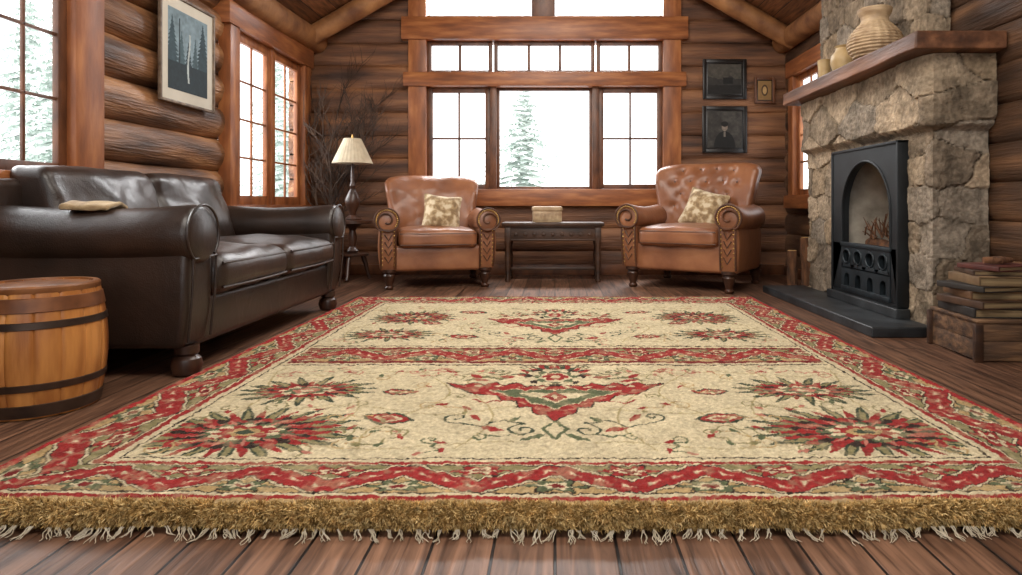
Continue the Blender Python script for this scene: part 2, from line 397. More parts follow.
# ------------------------------------------------------------------ rug
def vnoise(X, Y, s, seed):
    rs = np.random.RandomState(seed); T = rs.rand(256, 256)
    x = X*s+1000; y = Y*s+1000; xi = np.floor(x).astype(int); yi = np.floor(y).astype(int)
    fx = x-xi; fy = y-yi; fx = fx*fx*(3-2*fx); fy = fy*fy*(3-2*fy)
    a = T[yi % 256, xi % 256]; b = T[yi % 256, (xi+1) % 256]; c = T[(yi+1) % 256, xi % 256]; d = T[(yi+1) % 256, (xi+1) % 256]
    return (a*(1-fx)+b*fx)*(1-fy)+(c*(1-fx)+d*fx)*fy
def inpoly(A, Y, P):
    m = np.zeros(A.shape, bool); n = len(P)
    for i in range(n):
        x0, y0 = P[i]; x1, y1 = P[(i+1) % n]
        if y0 == y1: continue
        c = ((y0 > Y) != (y1 > Y)) & (A < (x1-x0)*(Y-y0)/(y1-y0)+x0); m ^= c
    return m
def bow(x, y):
    return -.03*max(0, 1-(x/1.5)**2)*max(0, 1-(y-1.5)/.8)**1.5
def build_rug():
    X0, X1, Y0, Y1 = -1.55, 1.55, 1.53, 5.12; nx, ny = 820, 940
    xs = np.linspace(X0, X1, nx); ys = np.linspace(Y0, Y1, ny); X, Y = np.meshgrid(xs, ys)
    Xw = X+.009*(vnoise(X, Y, 18, 1)-.5)+.004*(vnoise(X, Y, 80, 2)-.5); Yw = Y+.009*(vnoise(X, Y, 18, 3)-.5)+.004*(vnoise(X, Y, 80, 4)-.5)
    A = np.abs(Xw)
    CR = hx('#c6b898'); RD = hx('#8f2b29'); RD2 = hx('#722221'); GN = hx('#586045'); DG = hx('#3b4434'); DK = hx('#33271f'); TN = hx('#a98f64'); PK = hx('#ac6e5e'); OL = hx('#847c57')
    C = np.empty(X.shape+(3,)); C[:] = CR
    def paint(m, c): C[m] = c
    ds = 1.55-A; dn = Yw-Y0-.02; df = Y1-Yw
    d = np.minimum(np.minimum(ds*.8, dn-.055), df*.65)
    side = (ds*.8 < np.minimum(dn-.055, df*.65))
    def stroke(P, w, c, x=None, y=None):
        x = A if x is None else x; y = Yw if y is None else y
        P = np.array(P); mnx, mny = P.min(0)-w; mxx, mxy = P.max(0)+w
        bb = (x > mnx) & (x < mxx) & (y > mny) & (y < mxy); xx = x[bb]; yy = y[bb]
        dd = np.full(xx.shape, 9.)
        for i in range(len(P)-1):
            p = P[i]; q = P[i+1]-P[i]; L = (q*q).sum()+1e-12
            t = np.clip(((xx-p[0])*q[0]+(yy-p[1])*q[1])/L, 0, 1)
            dd = np.minimum(dd, np.hypot(xx-p[0]-t*q[0], yy-p[1]-t*q[1]))
        idx = np.where(bb); k = dd < w/2; C[idx[0][k], idx[1][k]] = c
    def spiral(cx, cy, r, turns, a0, sg=1, sy=1.0):
        n = 26; return [(cx+r*(1-i/n*.85)*math.cos(a0+sg*turns*2*math.pi*i/n), cy+sy*r*(1-i/n*.85)*math.sin(a0+sg*turns*2*math.pi*i/n)) for i in range(n+1)]
    def flower(cx, cy, rx, ry, n, cols, rot=0.3):
        dx = (A-cx)/rx; dy = (Yw-cy)/ry; r = np.hypot(dx, dy); th = np.arctan2(dy, dx)
        for k, (s, c, nn, sp) in enumerate(cols):
            b = s*(1-sp+sp*np.abs(np.cos(nn*(th+rot*(k % 2))/2))); paint(r < b, c)
    def lens(cx, cy, ang, l, w, c):
        ca, sa = math.cos(ang), math.sin(ang); u = (A-cx)*ca+(Yw-cy)*sa; v = -(A-cx)*sa+(Yw-cy)*ca
        paint((np.abs(u) < l) & (np.abs(v) < w*(1-(u/l)**2)), c)
    def ring_leaves(cx, cy, rx, ry, n, l, w, c, a0=0.):
        for k in range(n):
            a = a0+2*math.pi*k/n; px = cx+rx*math.cos(a); py = cy+ry*math.sin(a)
            lens(px, py, math.atan2(ry*math.sin(a), rx*math.cos(a)), l, w, c)
    for (a_, b_, amp, ph, y0, y1) in ((.50,.0,.10,0,1.92,2.86), (.78,.0,.09,1.5,1.92,2.86), (1.14,.0,.05,.7,1.92,2.86), (.28,.0,.07,2,1.92,2.86), (.45,0,.10,0,3.40,4.60), (.74,0,.09,2,3.40,4.60), (1.12,0,.05,1,3.40,4.60)):
        stroke([(a_+amp*math.sin(7*y+ph), y) for y in np.linspace(y0, y1, 30)], .007, hx('#a3946c'))
    for (yb_, amp, ph) in ((1.95,.03,0), (2.28,.05,1), (2.76,.04,2), (3.46,.05,0), (3.85,.06,1), (4.5,.06,2)):
        stroke([(x_, yb_+amp*math.sin(9*x_+ph)) for x_ in np.linspace(.12, 1.2, 34)], .007, hx('#a89a74'))
    def palmette(cx, cy, rx, ry):
        # spiky leaf crown with red tongues between
        ring_leaves(cx, cy, rx*.70, ry*.70, 19, rx*.32, .020, DG); ring_leaves(cx, cy, rx*.66, ry*.66, 19, rx*.24, .010, OL)
        ring_leaves(cx, cy, rx*.58, ry*.58, 19, rx*.26, .015, RD, .165)
        flower(cx, cy, rx*.80, ry*.80, 0, [(.80, DK, 13, .38), (.75, RD, 13, .38), (.56, DK, 11, .35), (.52, GN, 11, .35), (.42, CR, 9, .3), (.36, RD, 9, .35), (.20, TN, 6, .2), (.11, DG, 6, .1)])
        ring_leaves(cx, cy, rx*.42, ry*.42, 13, rx*.09, .006, PK, .1)
    def daisy(cx, cy, rx, ry):
        ring_leaves(cx, cy, rx*.62, ry*.62, 15, rx*.34, .018, DG); ring_leaves(cx, cy, rx*.56, ry*.56, 15, rx*.24, .009, OL); ring_leaves(cx, cy, rx*.5, ry*.5, 15, rx*.2, .011, RD, .21)
        flower(cx, cy, rx*.62, ry*.62, 0, [(.90, DK, 10, .35), (.84, RD, 10, .35), (.60, CR, 8, .3), (.48, GN, 8, .3), (.30, PK, 6, .2), (.14, CR, 5, .1)])
    def medallion(cy, s, sy):
        def T(P): return [(a*s, cy+(b-2.45)*sy) for a, b in P]
        Yc = lambda b: cy+(b-2.45)*sy
        dia = lambda cyy, w, h, c: paint(A/(w*s)+np.abs(Yw-Yc(cyy))/(h*sy) < 1, c)
        for w_, c_ in ((.020, DG), (.009, OL)):
            stroke(T([(0,2.92), (.06,2.84), (.10,2.74), (.17,2.73), (.22,2.66), (.30,2.69), (.36,2.64)]), w_*s, c_)
            stroke(T(spiral(.24, 2.77, .05, 1.2, 3.4)), w_*.7*s, c_); stroke(T(spiral(.13, 2.86, .035, 1.2, 2.4)), w_*.6*s, c_)
        for a_, b_, g_ in ((.05,2.87,1.2), (.12,2.79,.5), (.20,2.69,.2), (.30,2.64,.4), (.33,2.71,.9)): lens(a_*s, Yc(b_), g_, .045*s, .016, RD)
        for k in range(9):
            an = math.pi*(k+.5)/9*.5+.0; lens(.12*s*math.cos(an*1.0), Yc(2.70)+.15*sy*math.sin(an), an, .045*s, .012, DG if k % 2 else RD)
        flower(0, Yc(2.70), .13*s, .14*sy, 0, [(1.0, DK, 8, .3), (.94, CR, 8, .3), (.72, GN, 8, .3), (.54, CR, 6, .2), (.42, RD, 6, .3), (.16, CR, 4, .1)])
        V = [(-.01,2.12), (.03,2.20), (.07,2.22), (.08,2.29), (.13,2.29), (.14,2.36), (.20,2.37), (.22,2.43), (.31,2.45), (.43,2.59), (.36,2.565), (.33,2.61), (.28,2.565), (.24,2.61), (.20,2.56), (.15,2.60), (.11,2.555), (.05,2.57), (-.01,2.55)]
        P = T(V); stroke(P+[P[0]], .014, DK); paint(inpoly(A, Yw, P), RD)
        V2 = [(-.01,2.25), (.04,2.32), (.08,2.33), (.11,2.39), (.17,2.42), (.25,2.495), (.18,2.49), (.15,2.52), (.11,2.49), (.07,2.52), (-.01,2.50)]
        P = T(V2); stroke(P+[P[0]], .012, CR); paint(inpoly(A, Yw, P), GN)
        V3 = [(-.01,2.31), (.05,2.385), (.10,2.42), (.14,2.465), (.08,2.465), (-.01,2.46)]
        P = T(V3); paint(inpoly(A, Yw, P), CR); dia(2.41, .05, .07, RD); dia(2.41, .02, .03, CR)
        for q_ in ((.06,2.27), (.12,2.335), (.18,2.40), (.25,2.445), (.31,2.50), (.36,2.555)): lens(q_[0]*s, Yc(q_[1]), .8, .022*s, .007, PK)
        for q_ in ((.05,2.545), (.13,2.545), (.22,2.55), (.30,2.555)): lens(q_[0]*s, Yc(q_[1]), 0, .02*s, .008, CR)
        stroke(T([(.20,2.36), (.26,2.34), (.30,2.38)]), .010*s, RD); stroke(T(spiral(.36, 2.42, .035, 1.0, 0)), .009*s, OL)
        stroke(T(spiral(.10, 2.06, .055, 1.3, 1.6, -1)), .011*s, DG); stroke(T([(0,2.14), (.04,2.07), (.0,1.98)]), .013*s, GN)
        stroke(T([(.10,2.12), (.18,2.15), (.24,2.09), (.33,2.13)]), .009*s, DG); stroke(T(spiral(.33, 2.18, .045, 1.1, -1.5)), .009*s, DG)
        stroke(T([(.12,2.03), (.18,2.0), (.24,2.03)]), .009*s, GN); stroke(T(spiral(.24, 2.00, .03, 1.1, 1.5)), .008*s, GN)
        lens(.20*s, Yc(2.07), .5, .045*s, .018, RD); lens(.07*s, Yc(1.99), -.6, .05*s, .016, GN); lens(.27*s, Yc(2.18), 1.0, .04*s, .013, RD); lens(.14*s, Yc(2.16), 2.2, .035*s, .012, GN)
    medallion(2.47, 1.0, 1.0); medallion(3.95, 1.0, 1.15)
    palmette(.98, 2.06, .37, .22); daisy(.96, 2.52, .29, .17)
    daisy(.92, 3.60, .29, .18); palmette(.9, 4.15, .28, .23)
    for cx, cy, s in ((.56, 2.19, 1), (.60, 2.50, .8), (.50, 3.55, 1), (.55, 4.35, 1.1), (.75, 3.95, .8)):
        lens(cx, cy, .2, .095*s, .055*s, DG); lens(cx, cy, .2, .08*s, .044*s, RD); lens(cx, cy, .2, .055*s, .028*s, CR); lens(cx, cy, .2, .035*s, .018*s, RD)
    rs = random.Random(5)
    for cx, cy in ((.42,2.70), (.45,2.32), (.70,2.34), (.72,2.70), (.38,2.0), (.62,1.96), (.30,2.84), (.85,2.78), (1.13,2.74), (.60,2.80), (1.16,2.30), (.74,2.20), (.50,2.06), (.68,2.06), (1.18,1.92), (.76,1.92), (.48,2.84), (.52,2.60), (1.0,2.32), (.40,3.7), (.65,3.6), (.38,4.25), (.7,4.45), (1.1,3.9), (1.12,4.4), (.3,4.5), (.62,3.42), (.25,3.45), (.5,3.9), (.6,4.1), (1.15,3.45), (.9,4.5)):
        cc = rs.choice([OL, GN, PK, OL, OL, TN, TN]); a0 = rs.uniform(0, 6); sg = rs.choice([-1, 1])
        P = spiral(cx, cy, rs.uniform(.035, .055), 1.2, a0, sg); stroke(P, .007, cc)
        Q = [P[0], (P[0][0]+.05*math.cos(a0+1.5), P[0][1]+.04*math.sin(a0+1.5)), (P[0][0]+.11*math.cos(a0+.9), P[0][1]+.07*math.sin(a0+.9)), (P[0][0]+.16*math.cos(a0+1.3), P[0][1]+.10*math.sin(a0+1.3))]
        stroke(Q, .007, cc)
        lens(P[0][0], P[0][1], a0, .025, .010, rs.choice([RD, GN, PK])); lens(Q[2][0], Q[2][1], a0+1, .022, .009, rs.choice([RD, GN, OL])); lens(Q[3][0], Q[3][1], a0+2, .02, .009, rs.choice([PK, OL]))
    def band(t, s, per, m):
        def pm(k, c): C[m & k] = c
        u = (s/per) % 1; tri = 1-4*np.abs(u-.5)          # -1..1
        z = t-.62*tri
        pm(t < 9, OL); pm(z < 0, TN)
        # stepped bold red zigzag with beige and dark edges
        zz = np.abs(z)+.05*np.cos(2*np.pi*s/per*6)
        pm(zz < .60, DK); pm(zz < .55, CR); pm(zz < .46, DK); pm(zz < .42, RD)
        pm((zz < .10) & (np.cos(2*np.pi*s/per*6+1) > -.2), PK); pm((zz < .05) & (np.cos(2*np.pi*s/per*6+1) > .2), CR)
        # little leafed flowers in the triangles
        for s0, t0, ca, cb_ in ((0.0, .56, RD, CR), (.5, -.56, GN, CR)):
            du = np.abs((u-s0+.5) % 1-.5)*per/.085; dt = np.abs(t-t0)/.42; rr = np.hypot(du, dt); th = np.arctan2(dt, du)
            b = .78+.22*np.cos(6*th)
            pm(rr < b*1.12, DK); pm(rr < b, ca); pm(rr < b*.6, cb_); pm(rr < .28, RD2)
    inner = d > .26
    cb = inner & (np.abs(Yw-3.11) < .20); paint(cb, TN); cb2 = np.abs(Yw-3.11) < .185
    paint(inner & (np.abs(np.abs(Yw-3.11)-.19) < .008), DK)
    band((Yw-3.11)/.12, Xw, .40, inner & (np.abs(Yw-3.11) < .12))
    paint(inner & cb2 & (np.abs(Yw-3.11) > .155), CR); paint(inner & (np.abs(np.abs(Yw-3.11)-.137) < .018), RD2)
    b = d < .26; paint(b, CR)
    paint(d < .25, DK); paint(d < .244, CR); paint(d < .224, RD); paint(d < .206, CR); paint(d < .201, DK)
    m = d < .197; s = np.where(side, Yw*.80, Xw+.2)
    band((d-.118)/.079, s, .40, m)
    paint(d < .039, DK); paint(d < .033, CR); paint(d < .02, RD)
    paint((d < .0) & (dn < .07), TN)
    paint((ds < .05), hx('#9c2d2c')); paint((df < .05), hx('#832a29'))
    C *= (1+.14*(vnoise(X, Y, 9, 8)-.5)+.18*(vnoise(X, Y, 90, 9)-.5)+.22*(np.random.rand(*X.shape)-.5))[..., None]
    wear = np.clip((vnoise(X, Y, 26, 40)*.6+vnoise(X, Y, 75, 41)*.4-.55)*2.0, 0, .28)[..., None]
    C[:] = C*(1-wear)+np.array(hx('#b5a583'))*wear
    vn = vnoise(X, Y, 35, 12)*.5+vnoise(X, Y, 90, 13)*.5
    C *= (1-.20*np.clip((vn-.5)*3, 0, 1))[..., None]
    e = np.clip(np.minimum(np.minimum(X-X0, X1-X), np.minimum(Y-Y0, Y1-Y))/.03, 0, 1)
    Z = .001+.031*np.sqrt(1-(1-e)**2)+e*(.006*(vnoise(X, Y, 60, 20)-.5)+.004*(np.random.rand(*X.shape)-.5)+.004*(vnoise(X, Y, 5, 21)-.5))
    Xo = X+.012*(vnoise(X*0, Y, 7, 30)-.5)*np.sign(X)*(np.abs(X) > 1.45)
    Yo = Y-.03*np.clip(1-(X/1.5)**2, 0, 1)*np.clip(1-(Y-1.5)/.8, 0, 1)**1.5
    V = np.stack([Xo, Yo, Z], -1).reshape(-1, 3)
    ii = np.arange(nx*ny).reshape(ny, nx); F = np.stack([ii[:-1, :-1], ii[:-1, 1:], ii[1:, 1:], ii[1:, :-1]], -1).reshape(-1, 4)
    me = bpy.data.meshes.new('woven_field'); me.vertices.add(len(V)); me.vertices.foreach_set('co', V.ravel())
    me.loops.add(len(F)*4); me.loops.foreach_set('vertex_index', F.ravel()); me.polygons.add(len(F))
    me.polygons.foreach_set('loop_start', np.arange(len(F))*4); me.polygons.foreach_set('loop_total', np.full(len(F), 4))
    me.update(calc_edges=True); me.validate(); me.polygons.foreach_set('use_smooth', [True]*len(F))
    ca = me.color_attributes.new(name='Col', type='FLOAT_COLOR', domain='POINT')
    a = np.ones((len(V), 4), np.float32); a[:, :3] = C.reshape(-1, 3); ca.data.foreach_set('color', a.ravel())
    me.materials.append(M['rug'])
    root = empty('area_rug', (0, 3.3, 0), label='large cream and red oriental floral area rug with shaggy fringe', category='rug')
    ob = bpy.data.objects.new('woven_field', me); COL.objects.link(ob); ob.parent = root; ob.location = (0, -3.3, 0)
    rs = np.random.RandomState(11)
    v = []; f = []; c = []
    base = [hx('#cfae74'), hx('#b3915a'), hx('#e0c48c'), hx('#98784a'), hx('#d6b87e'), hx('#c3a168')]
    def ctr(x): return 1.528+.014*nz(x*5, 1, 2)+bow(x, 1.53), .030+.006*nz(x*9, 5, 1), 1+.22*nz(x*10, 3, 7)
    for i in range(6400):
        x = rs.uniform(-1.56, 1.56); th = rs.uniform(-.5, math.pi*.68)
        cy, cz, rm = ctr(x); rr = .026*rm
        n0 = Vector((rs.uniform(-.25, .25), -math.sin(th), math.cos(th))).normalized()
        p0 = Vector((x, cy+n0.y*rr, cz+n0.z*rr)); tc = np.array(base[rs.randint(6)])*rs.uniform(.7, 1.2)*(1+.4*nz(x*18, th*3, 4))
        lean = Vector((rs.uniform(-.7, .7), rs.uniform(-.5, .1), rs.uniform(-.6, .1)))
        for k in range(9):
            q = Vector((rs.uniform(-.0045, .0045), rs.uniform(-.0045, .0045), rs.uniform(-.0045, .0045)))
            t = (n0+lean*.7+Vector((rs.uniform(-.5, .5), rs.uniform(-.5, .5), rs.uniform(-.5, .5)))).normalized()
            p = p0+q-n0*.004; L = rs.uniform(.008, .018)
            w = t.cross(Vector((rs.uniform(-1,1), rs.uniform(-1,1), rs.uniform(-1,1)))); w = (w.normalized() if w.length > 1e-5 else Vector((1,0,0)))*.0013
            p2 = p+t*L*.6; p3 = p2+(t+Vector((rs.uniform(-.9,.9), rs.uniform(-.6,.3), rs.uniform(-.9,.2)))).normalized()*L*.5
            if p3.z < .003: p3.z = .003
            o = len(v); v += [tuple(p-w), tuple(p+w), tuple(p2+w), tuple(p2-w), tuple(p3)]; f += [(o, o+1, o+2, o+3), (o+3, o+2, o+4)]
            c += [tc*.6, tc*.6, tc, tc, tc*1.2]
    g = G(); g.v = v; g.f = f
    nn = 240; xs_ = [-1.555+3.11*i/nn for i in range(nn+1)]; k0 = len(g.v)
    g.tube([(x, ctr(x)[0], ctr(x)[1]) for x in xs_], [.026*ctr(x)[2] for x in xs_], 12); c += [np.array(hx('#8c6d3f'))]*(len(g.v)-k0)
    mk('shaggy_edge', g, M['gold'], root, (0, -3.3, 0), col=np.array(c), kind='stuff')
    g = G(); rng = random.Random(2); x = -1.54
    while x < 1.55:
        L = rng.uniform(.012, .042); dx = rng.uniform(-.02, .02); y0 = ctr(x)[0]-.034
        for k in range(rng.randint(3, 6)):
            ox = rng.uniform(-.005, .005); ex = dx+rng.uniform(-.012, .012); l = L*rng.uniform(.7, 1.15); wv = rng.uniform(.001, .004); ph = rng.uniform(0, 6)
            pts = [(x+ox+ex*t+wv*math.sin(t*7+ph), y0-l*t, .014*(1-t)**2+.0025+.002*rng.random()) for t in np.linspace(0, 1, 7)]
            g.tube(pts, [.0012, .0013, .0012, .0011, .0010, .0009, .0005], 5)
        x += rng.uniform(.012, .045)
    mk('tassel_fringe', g, M['white'], root, (0, -3.3, 0), kind='stuff')
build_rug()

# ------------------------------------------------------------------ seating
def roll_arm(W, D, H, r, side, zbot=.16, yb=None, thick=.15):
    g = G(); yb = D/2-.16 if yb is None else yb; xo = side*(W/2-r)
    yf = -D/2
    pts = []; rad = []
    L = yb-yf
    for t, q in ((0, .80), (.012, .93), (.035, 1.0), (.25, .98), (.5, .97), (.75, 1.0), (.97, 1.0), (1, .9)):
        pts.append((xo, yf+L*t, H-r-.02*math.sin(math.pi*t))); rad.append(r*q)
    g.tube(pts, rad, 30)
    hz_ = (H-r-zbot)/2
    def fn(p):
        t = max(-1, min(1, p.z/hz_)); bulge = .02*math.sin(math.pi*(t*.5+.5))
        return (p.x+(bulge if p.x*side > 0 else 0)*side, p.y+(.035*max(0, -t)**2 if p.y < 0 else 0), p.z+.004*nz(p.x*8, p.y*6, p.z*6))
    xi = side*(W/2-r-.012)
    g.rbox((xi, (yf+.012+yb)/2, (zbot+H-r)/2), (thick/2, (L-.024)/2, hz_), .03, 8, 3, fn)
    return g
def arm_trim(W, D, H, r, side, zbot, thick, spiral=True):
    g = G(); xo = side*(W/2-r); y = -D/2-.004; cz = H-r; n = 60
    xi = side*(W/2-r-.012)
    pts = [(xi-side*thick*.45, y+.030, zbot+.03), (xi-side*thick*.45, y+.008, (zbot+cz)/2), (xi-side*thick*.45, y+.004, cz-r*.75)]
    for i in range(n+1):
        if spiral:
            a = math.radians(235-(235+480)*i/n); q = r*(.95 if i < 22 else .95-.75*(i-22)/(n-22))
        else:
            a = math.radians(235-280*i/n); q = r*.97
        pts.append((xo-side*q*math.cos(a)*-1*-1, y-(.004 if spiral else -.006), cz+q*math.sin(a)))
    g.tube(pts, .0085 if spiral else .006, 8)
    g.tube([(xi+side*thick*.45, y+.030, zbot+.03), (xi+side*thick*.48, y+.008, (zbot+cz)/2), (xi+side*thick*.47, y+.004, cz-r*.8)], .0085 if spiral else .006, 8)
    if spiral:  # carved-looking leaf drops down the front panel
        for k in range(4):
            zc = zbot+.08+k*(cz-r-zbot-.08)/4; g.tube([(xi-side*.03, y+.012, zc+.05), (xi, y+.004, zc), (xi+side*.03, y+.012, zc+.05)], .006, 8)
    return g
def nails(W, D, H, r, side, zbot, thick):
    g = G(); xo = side*(W/2-r); y = -D/2-.006; cz = H-r; xi = side*(W/2-r-.012)
    P = []
    for i in range(24):
        a = math.radians(215-250*i/23); P.append((xo-side*r*.82*math.cos(a), y, cz+r*.82*math.sin(a)))
    for i in range(9):
        z = zbot+.06+(cz-r*.9-zbot-.06)*i/8; yy = y+.008+.028*(1-i/8)**2; P.append((xi-side*thick*.38, yy, z)); P.append((xi+side*thick*.38, yy, z))
    for p in P: g.lathe([(.0075, 0), (.006, .004), (.002, .006)], 8, Tr(*p) @ R('X', 90))
    return g

def armchair(loc, rotz, s, label, seed, tuft, bt=1.0, nar=.0):
    root = empty('armchair' if seed == 0 else 'armchair.001', loc, (0,0,math.radians(rotz)), s, label=label, category='armchair', group='leather club chairs')
    W, D, H, r = 1.06, .92, .69, .105; zb = .15; th = .13
    iw = W/2-2*r+.02
    g = G(); g.rbox((0, -.01, zb+.11), (W/2-.10, D/2-.06, .11), .03, 4, 2); mk('seat_frame', g, M['leather'], root)
    def fs(p):
        x = p.x/iw; y = p.y/.33
        z = p.z+(.035*(1-x*x)*(1-min(1, y*y)) if p.z > 0 else 0)+.010*nz(p.x*9+seed, p.y*9, p.z*9)
        return (p.x, p.y-(.02*(1-x*x) if p.y < 0 else 0), z)
    g = G(); g.rbox((0, -.115, .425), (iw-.006, .345, .075), .05, 14, 4, fs); mk('seat_cushion', g, M['leather'], root)
    g = G(); g.tube([(x*(iw-.02), -.115-.345-.022*(1-x*x)+.008, .47) for x in np.linspace(-1, 1, 20)], .006, 8); g.tube([(x*(iw-.02), -.115-.345-.022*(1-x*x)+.008, .377) for x in np.linspace(-1, 1, 20)], .006, 8)
    mk('seat_piping', g, M['leatherD'], root, kind='stuff')
    bh = (bt-.34)/2; bw = W/2-.06-nar
    rj = random.Random(9)
    tf = [(a*.15+(.075 if k % 2 else 0)+rj.uniform(-.012,.012), -.02+k*.105+rj.uniform(-.010,.010)) for k in range(4) for a in range(-2, 3)] if tuft else []
    tf = [q for q in tf if abs(q[0]) < .34]
    def fb(p):
        t = max(0.0, min(1.0, (p.z/bh+1)/2)); x = p.x/bw
        sx = .80+.22*t; y = p.y+.16*t**1.4; z = p.z
        y -= .15*x*x*(.3+.7*t)
        z -= .05*abs(x)**5*t
        if t > .8: y += .04*(t-.8)/.2
        if p.y < 0:
            pf = .04*(1-x*x)*math.sin(math.pi*min(1, t)); y -= pf
            for tx, tz in tf:
                q = ((p.x-tx)**2+(p.z-tz)**2)/(.032**2); y += .030*math.exp(-q)
            y += .018*nz(p.x*6+seed, p.z*6, 1)+.006*nz(p.x*16+seed, p.z*16, 1)
        return (p.x*sx, y, z)
    g = G(); g.rbox((0, D/2-.20, .34+bh), (bw, .09, bh), .06, 34, 5, fb); mk('backrest', g, M['leather'], root)
    for tx, tz in tf:
        q = fb(Vector((tx, -.09, tz))); g = G(); g.lathe([(.011,0), (.009,.005), (.003,.007)], 10, Tr(q[0], q[1]+D/2-.20-.001, q[2]+.34+bh) @ R('X', 90))
        mk('tufting_button', g, M['leatherD'], root)
    for sd in (-1, 1):
        a = mk('armrest', roll_arm(W, D, H, r, sd, zb, D/2-.22, th), M['leather'], root)
        mk('scroll_piping', arm_trim(W, D, H, r, sd, zb, th), M['leatherD'], a)
        mk('nailhead_trim', nails(W, D, H, r, sd, zb, th), M['brass'], a, kind='stuff')
    for i, (x, y) in enumerate(((-1,-1), (1,-1), (-1,1), (1,1))):
        g = G(); h = zb+.02
        g.lathe([(.028,0), (.036,h*.05), (.038,h*.12), (.026,h*.20), (.036,h*.42), (.052,h*.70), (.040,h*.80), (.058,h*.88), (.058,h)], 20)
        mk('leg', g, M['darkwood'], root, (x*(W/2-.125), -.01+y*(D/2-.085), 0))
    return root
armchair((-1.16, 6.25, 0), 15, 1.05, 'brown leather club chair with rolled arms near the lamp', 0, False, 1.0, .03)
armchair((1.32, 6.10, 0), -32, 1.10, 'tufted brown leather club chair with nailhead scroll arms', 1, True, 1.06)

def pillow(loc, rot, w, label, m=None, name='throw_pillow'):
    def fn(p):
        x = p.x/(w/2); z = p.z/(w/2)
        k = (1-x**4*.9)*(1-z**4*.9)
        pin2 = 1-.10*(1-z*z)*abs(x)
        return (p.x*pin2, p.y*max(.12, k)+.006*nz(p.x*12, p.z*12, 3), p.z*(1-.10*(1-x*x)*abs(z)))
    g = G(); g.rbox((0,0,w/2), (w/2, .075, w/2), .03, 16, 3, fn)
    return mk(name, g, m or M['pillow'], None, loc, rot, ang=80, label=label, category='cushion')
pillow((-1.07, 6.08, .51), (math.radians(-24), math.radians(6), math.radians(13)), .37, 'tan patterned throw pillow propped on the armchair')
pillow((1.32, 6.10, .535), (math.radians(-26), math.radians(14), math.radians(-36)), .40, 'tan patterned throw pillow leaning in the tufted armchair').name = 'throw_pillow.001'

def sofa():
    W, D, H, r = 2.06, .98, .755, .132; zb = .13; th = .20
    root = empty('sofa', (-2.035, 3.76, 0), (0,0,math.radians(90)), label='dark brown leather two-seat sofa with rolled arms', category='sofa')
    iw = W/2-2*r+.015
    g = G(); g.rbox((0, 0, zb+.10), (W/2-.13, D/2-.05, .11), .03, 4, 2); mk('seat_frame', g, M['sofa'], root)
    for k in (-1, 1):
        hw = iw/2-.004
        def fs(p):
            x = p.x/hw; y = p.y/.36
            z = p.z+(.045*(1-x*x)*(1-min(1, y*y)*.75) if p.z > 0 else 0)+.012*nz(p.x*7+k*5, p.y*7, p.z*7)
            return (p.x, p.y-(.035*(1-x*x*.7)*(1-(p.z/.09)**2) if p.y < 0 else 0), z)
        c = mk('seat_cushion', G().rbox((k*iw/2, -.135, .425), (hw, .355, .09), .065, 20, 4, fs), M['sofa'], root)
        g = G()
        for z in (.483, .368): g.tube([(k*iw/2+x*(hw-.03), -.135-.353-.024*(1-x*x*.7), z) for x in np.linspace(-1, 1, 20)], .006, 8)
        mk('cushion_piping', g, M['sofa'], c, kind='stuff')
        bh = .225
        def fb(p):
            x = p.x/hw; t = (p.z/bh+1)/2; y = p.y+.13*t
            if p.y < 0: y -= .05*(1-x*x)*math.sin(math.pi*min(1, t*.9+.1))
            y += .022*nz(p.x*5+k*3, p.z*6, 2)+.008*nz(p.x*14, p.z*14, k)
            return (p.x*(1+.02*t), y, p.z+.006*(1-x*x)*t+.010*nz(p.x*4+k, 5, p.y*5))
        mk('back_cushion', G().rbox((k*iw/2, .27, .485+bh), (hw, .105, bh), .06, 24, 5, fb), M['sofa'], root)
    def fr(p):
        t = (p.z/.35+1)/2; return (p.x, p.y+.03*t, p.z-.02*(abs(p.x)/(W/2))**4)
    mk('backrest', G().rbox((0, .425, .52), (W/2-.03, .045, .36), .04, 10, 3, fr), M['sofa'], root)
    for sd in (-1, 1):
        a = mk('armrest', roll_arm(W, D, H, r, sd, zb, D/2-.02, th), M['sofa'], root)
        mk('scroll_piping', arm_trim(W, D, H, r, sd, zb, th, False), M['sofa'], a)
    lg = G(); lg.lathe([(.035,0), (.055,.01), (.065,.045), (.058,.075), (.04,.09), (.05,.10), (.05,.135)], 22)
    for x in (-1, 1):
        for y in (-1, 1): mk('foot', lg, M['darkwood'], root, (x*(W/2-.14), y*(D/2-.08), 0))
sofa()
def ft(p):
    return (p.x+.015*nz(p.y*12, 1, 1), p.y, p.z-2.6*p.y*p.y+.008*nz(p.x*16, p.y*16, 2)+.004*math.sin(p.x*60)*(p.z > 0))
g = G(); g.rbox((0,0,.012), (.10,.085,.012), .010, 16, 3, ft)
mk('folded_throw', g, M['throw'], None, (-2.03, 2.865, .742), (0,0,.12), ang=80, label='small folded tan cloth throw draped over the sofa arm', category='blanket')

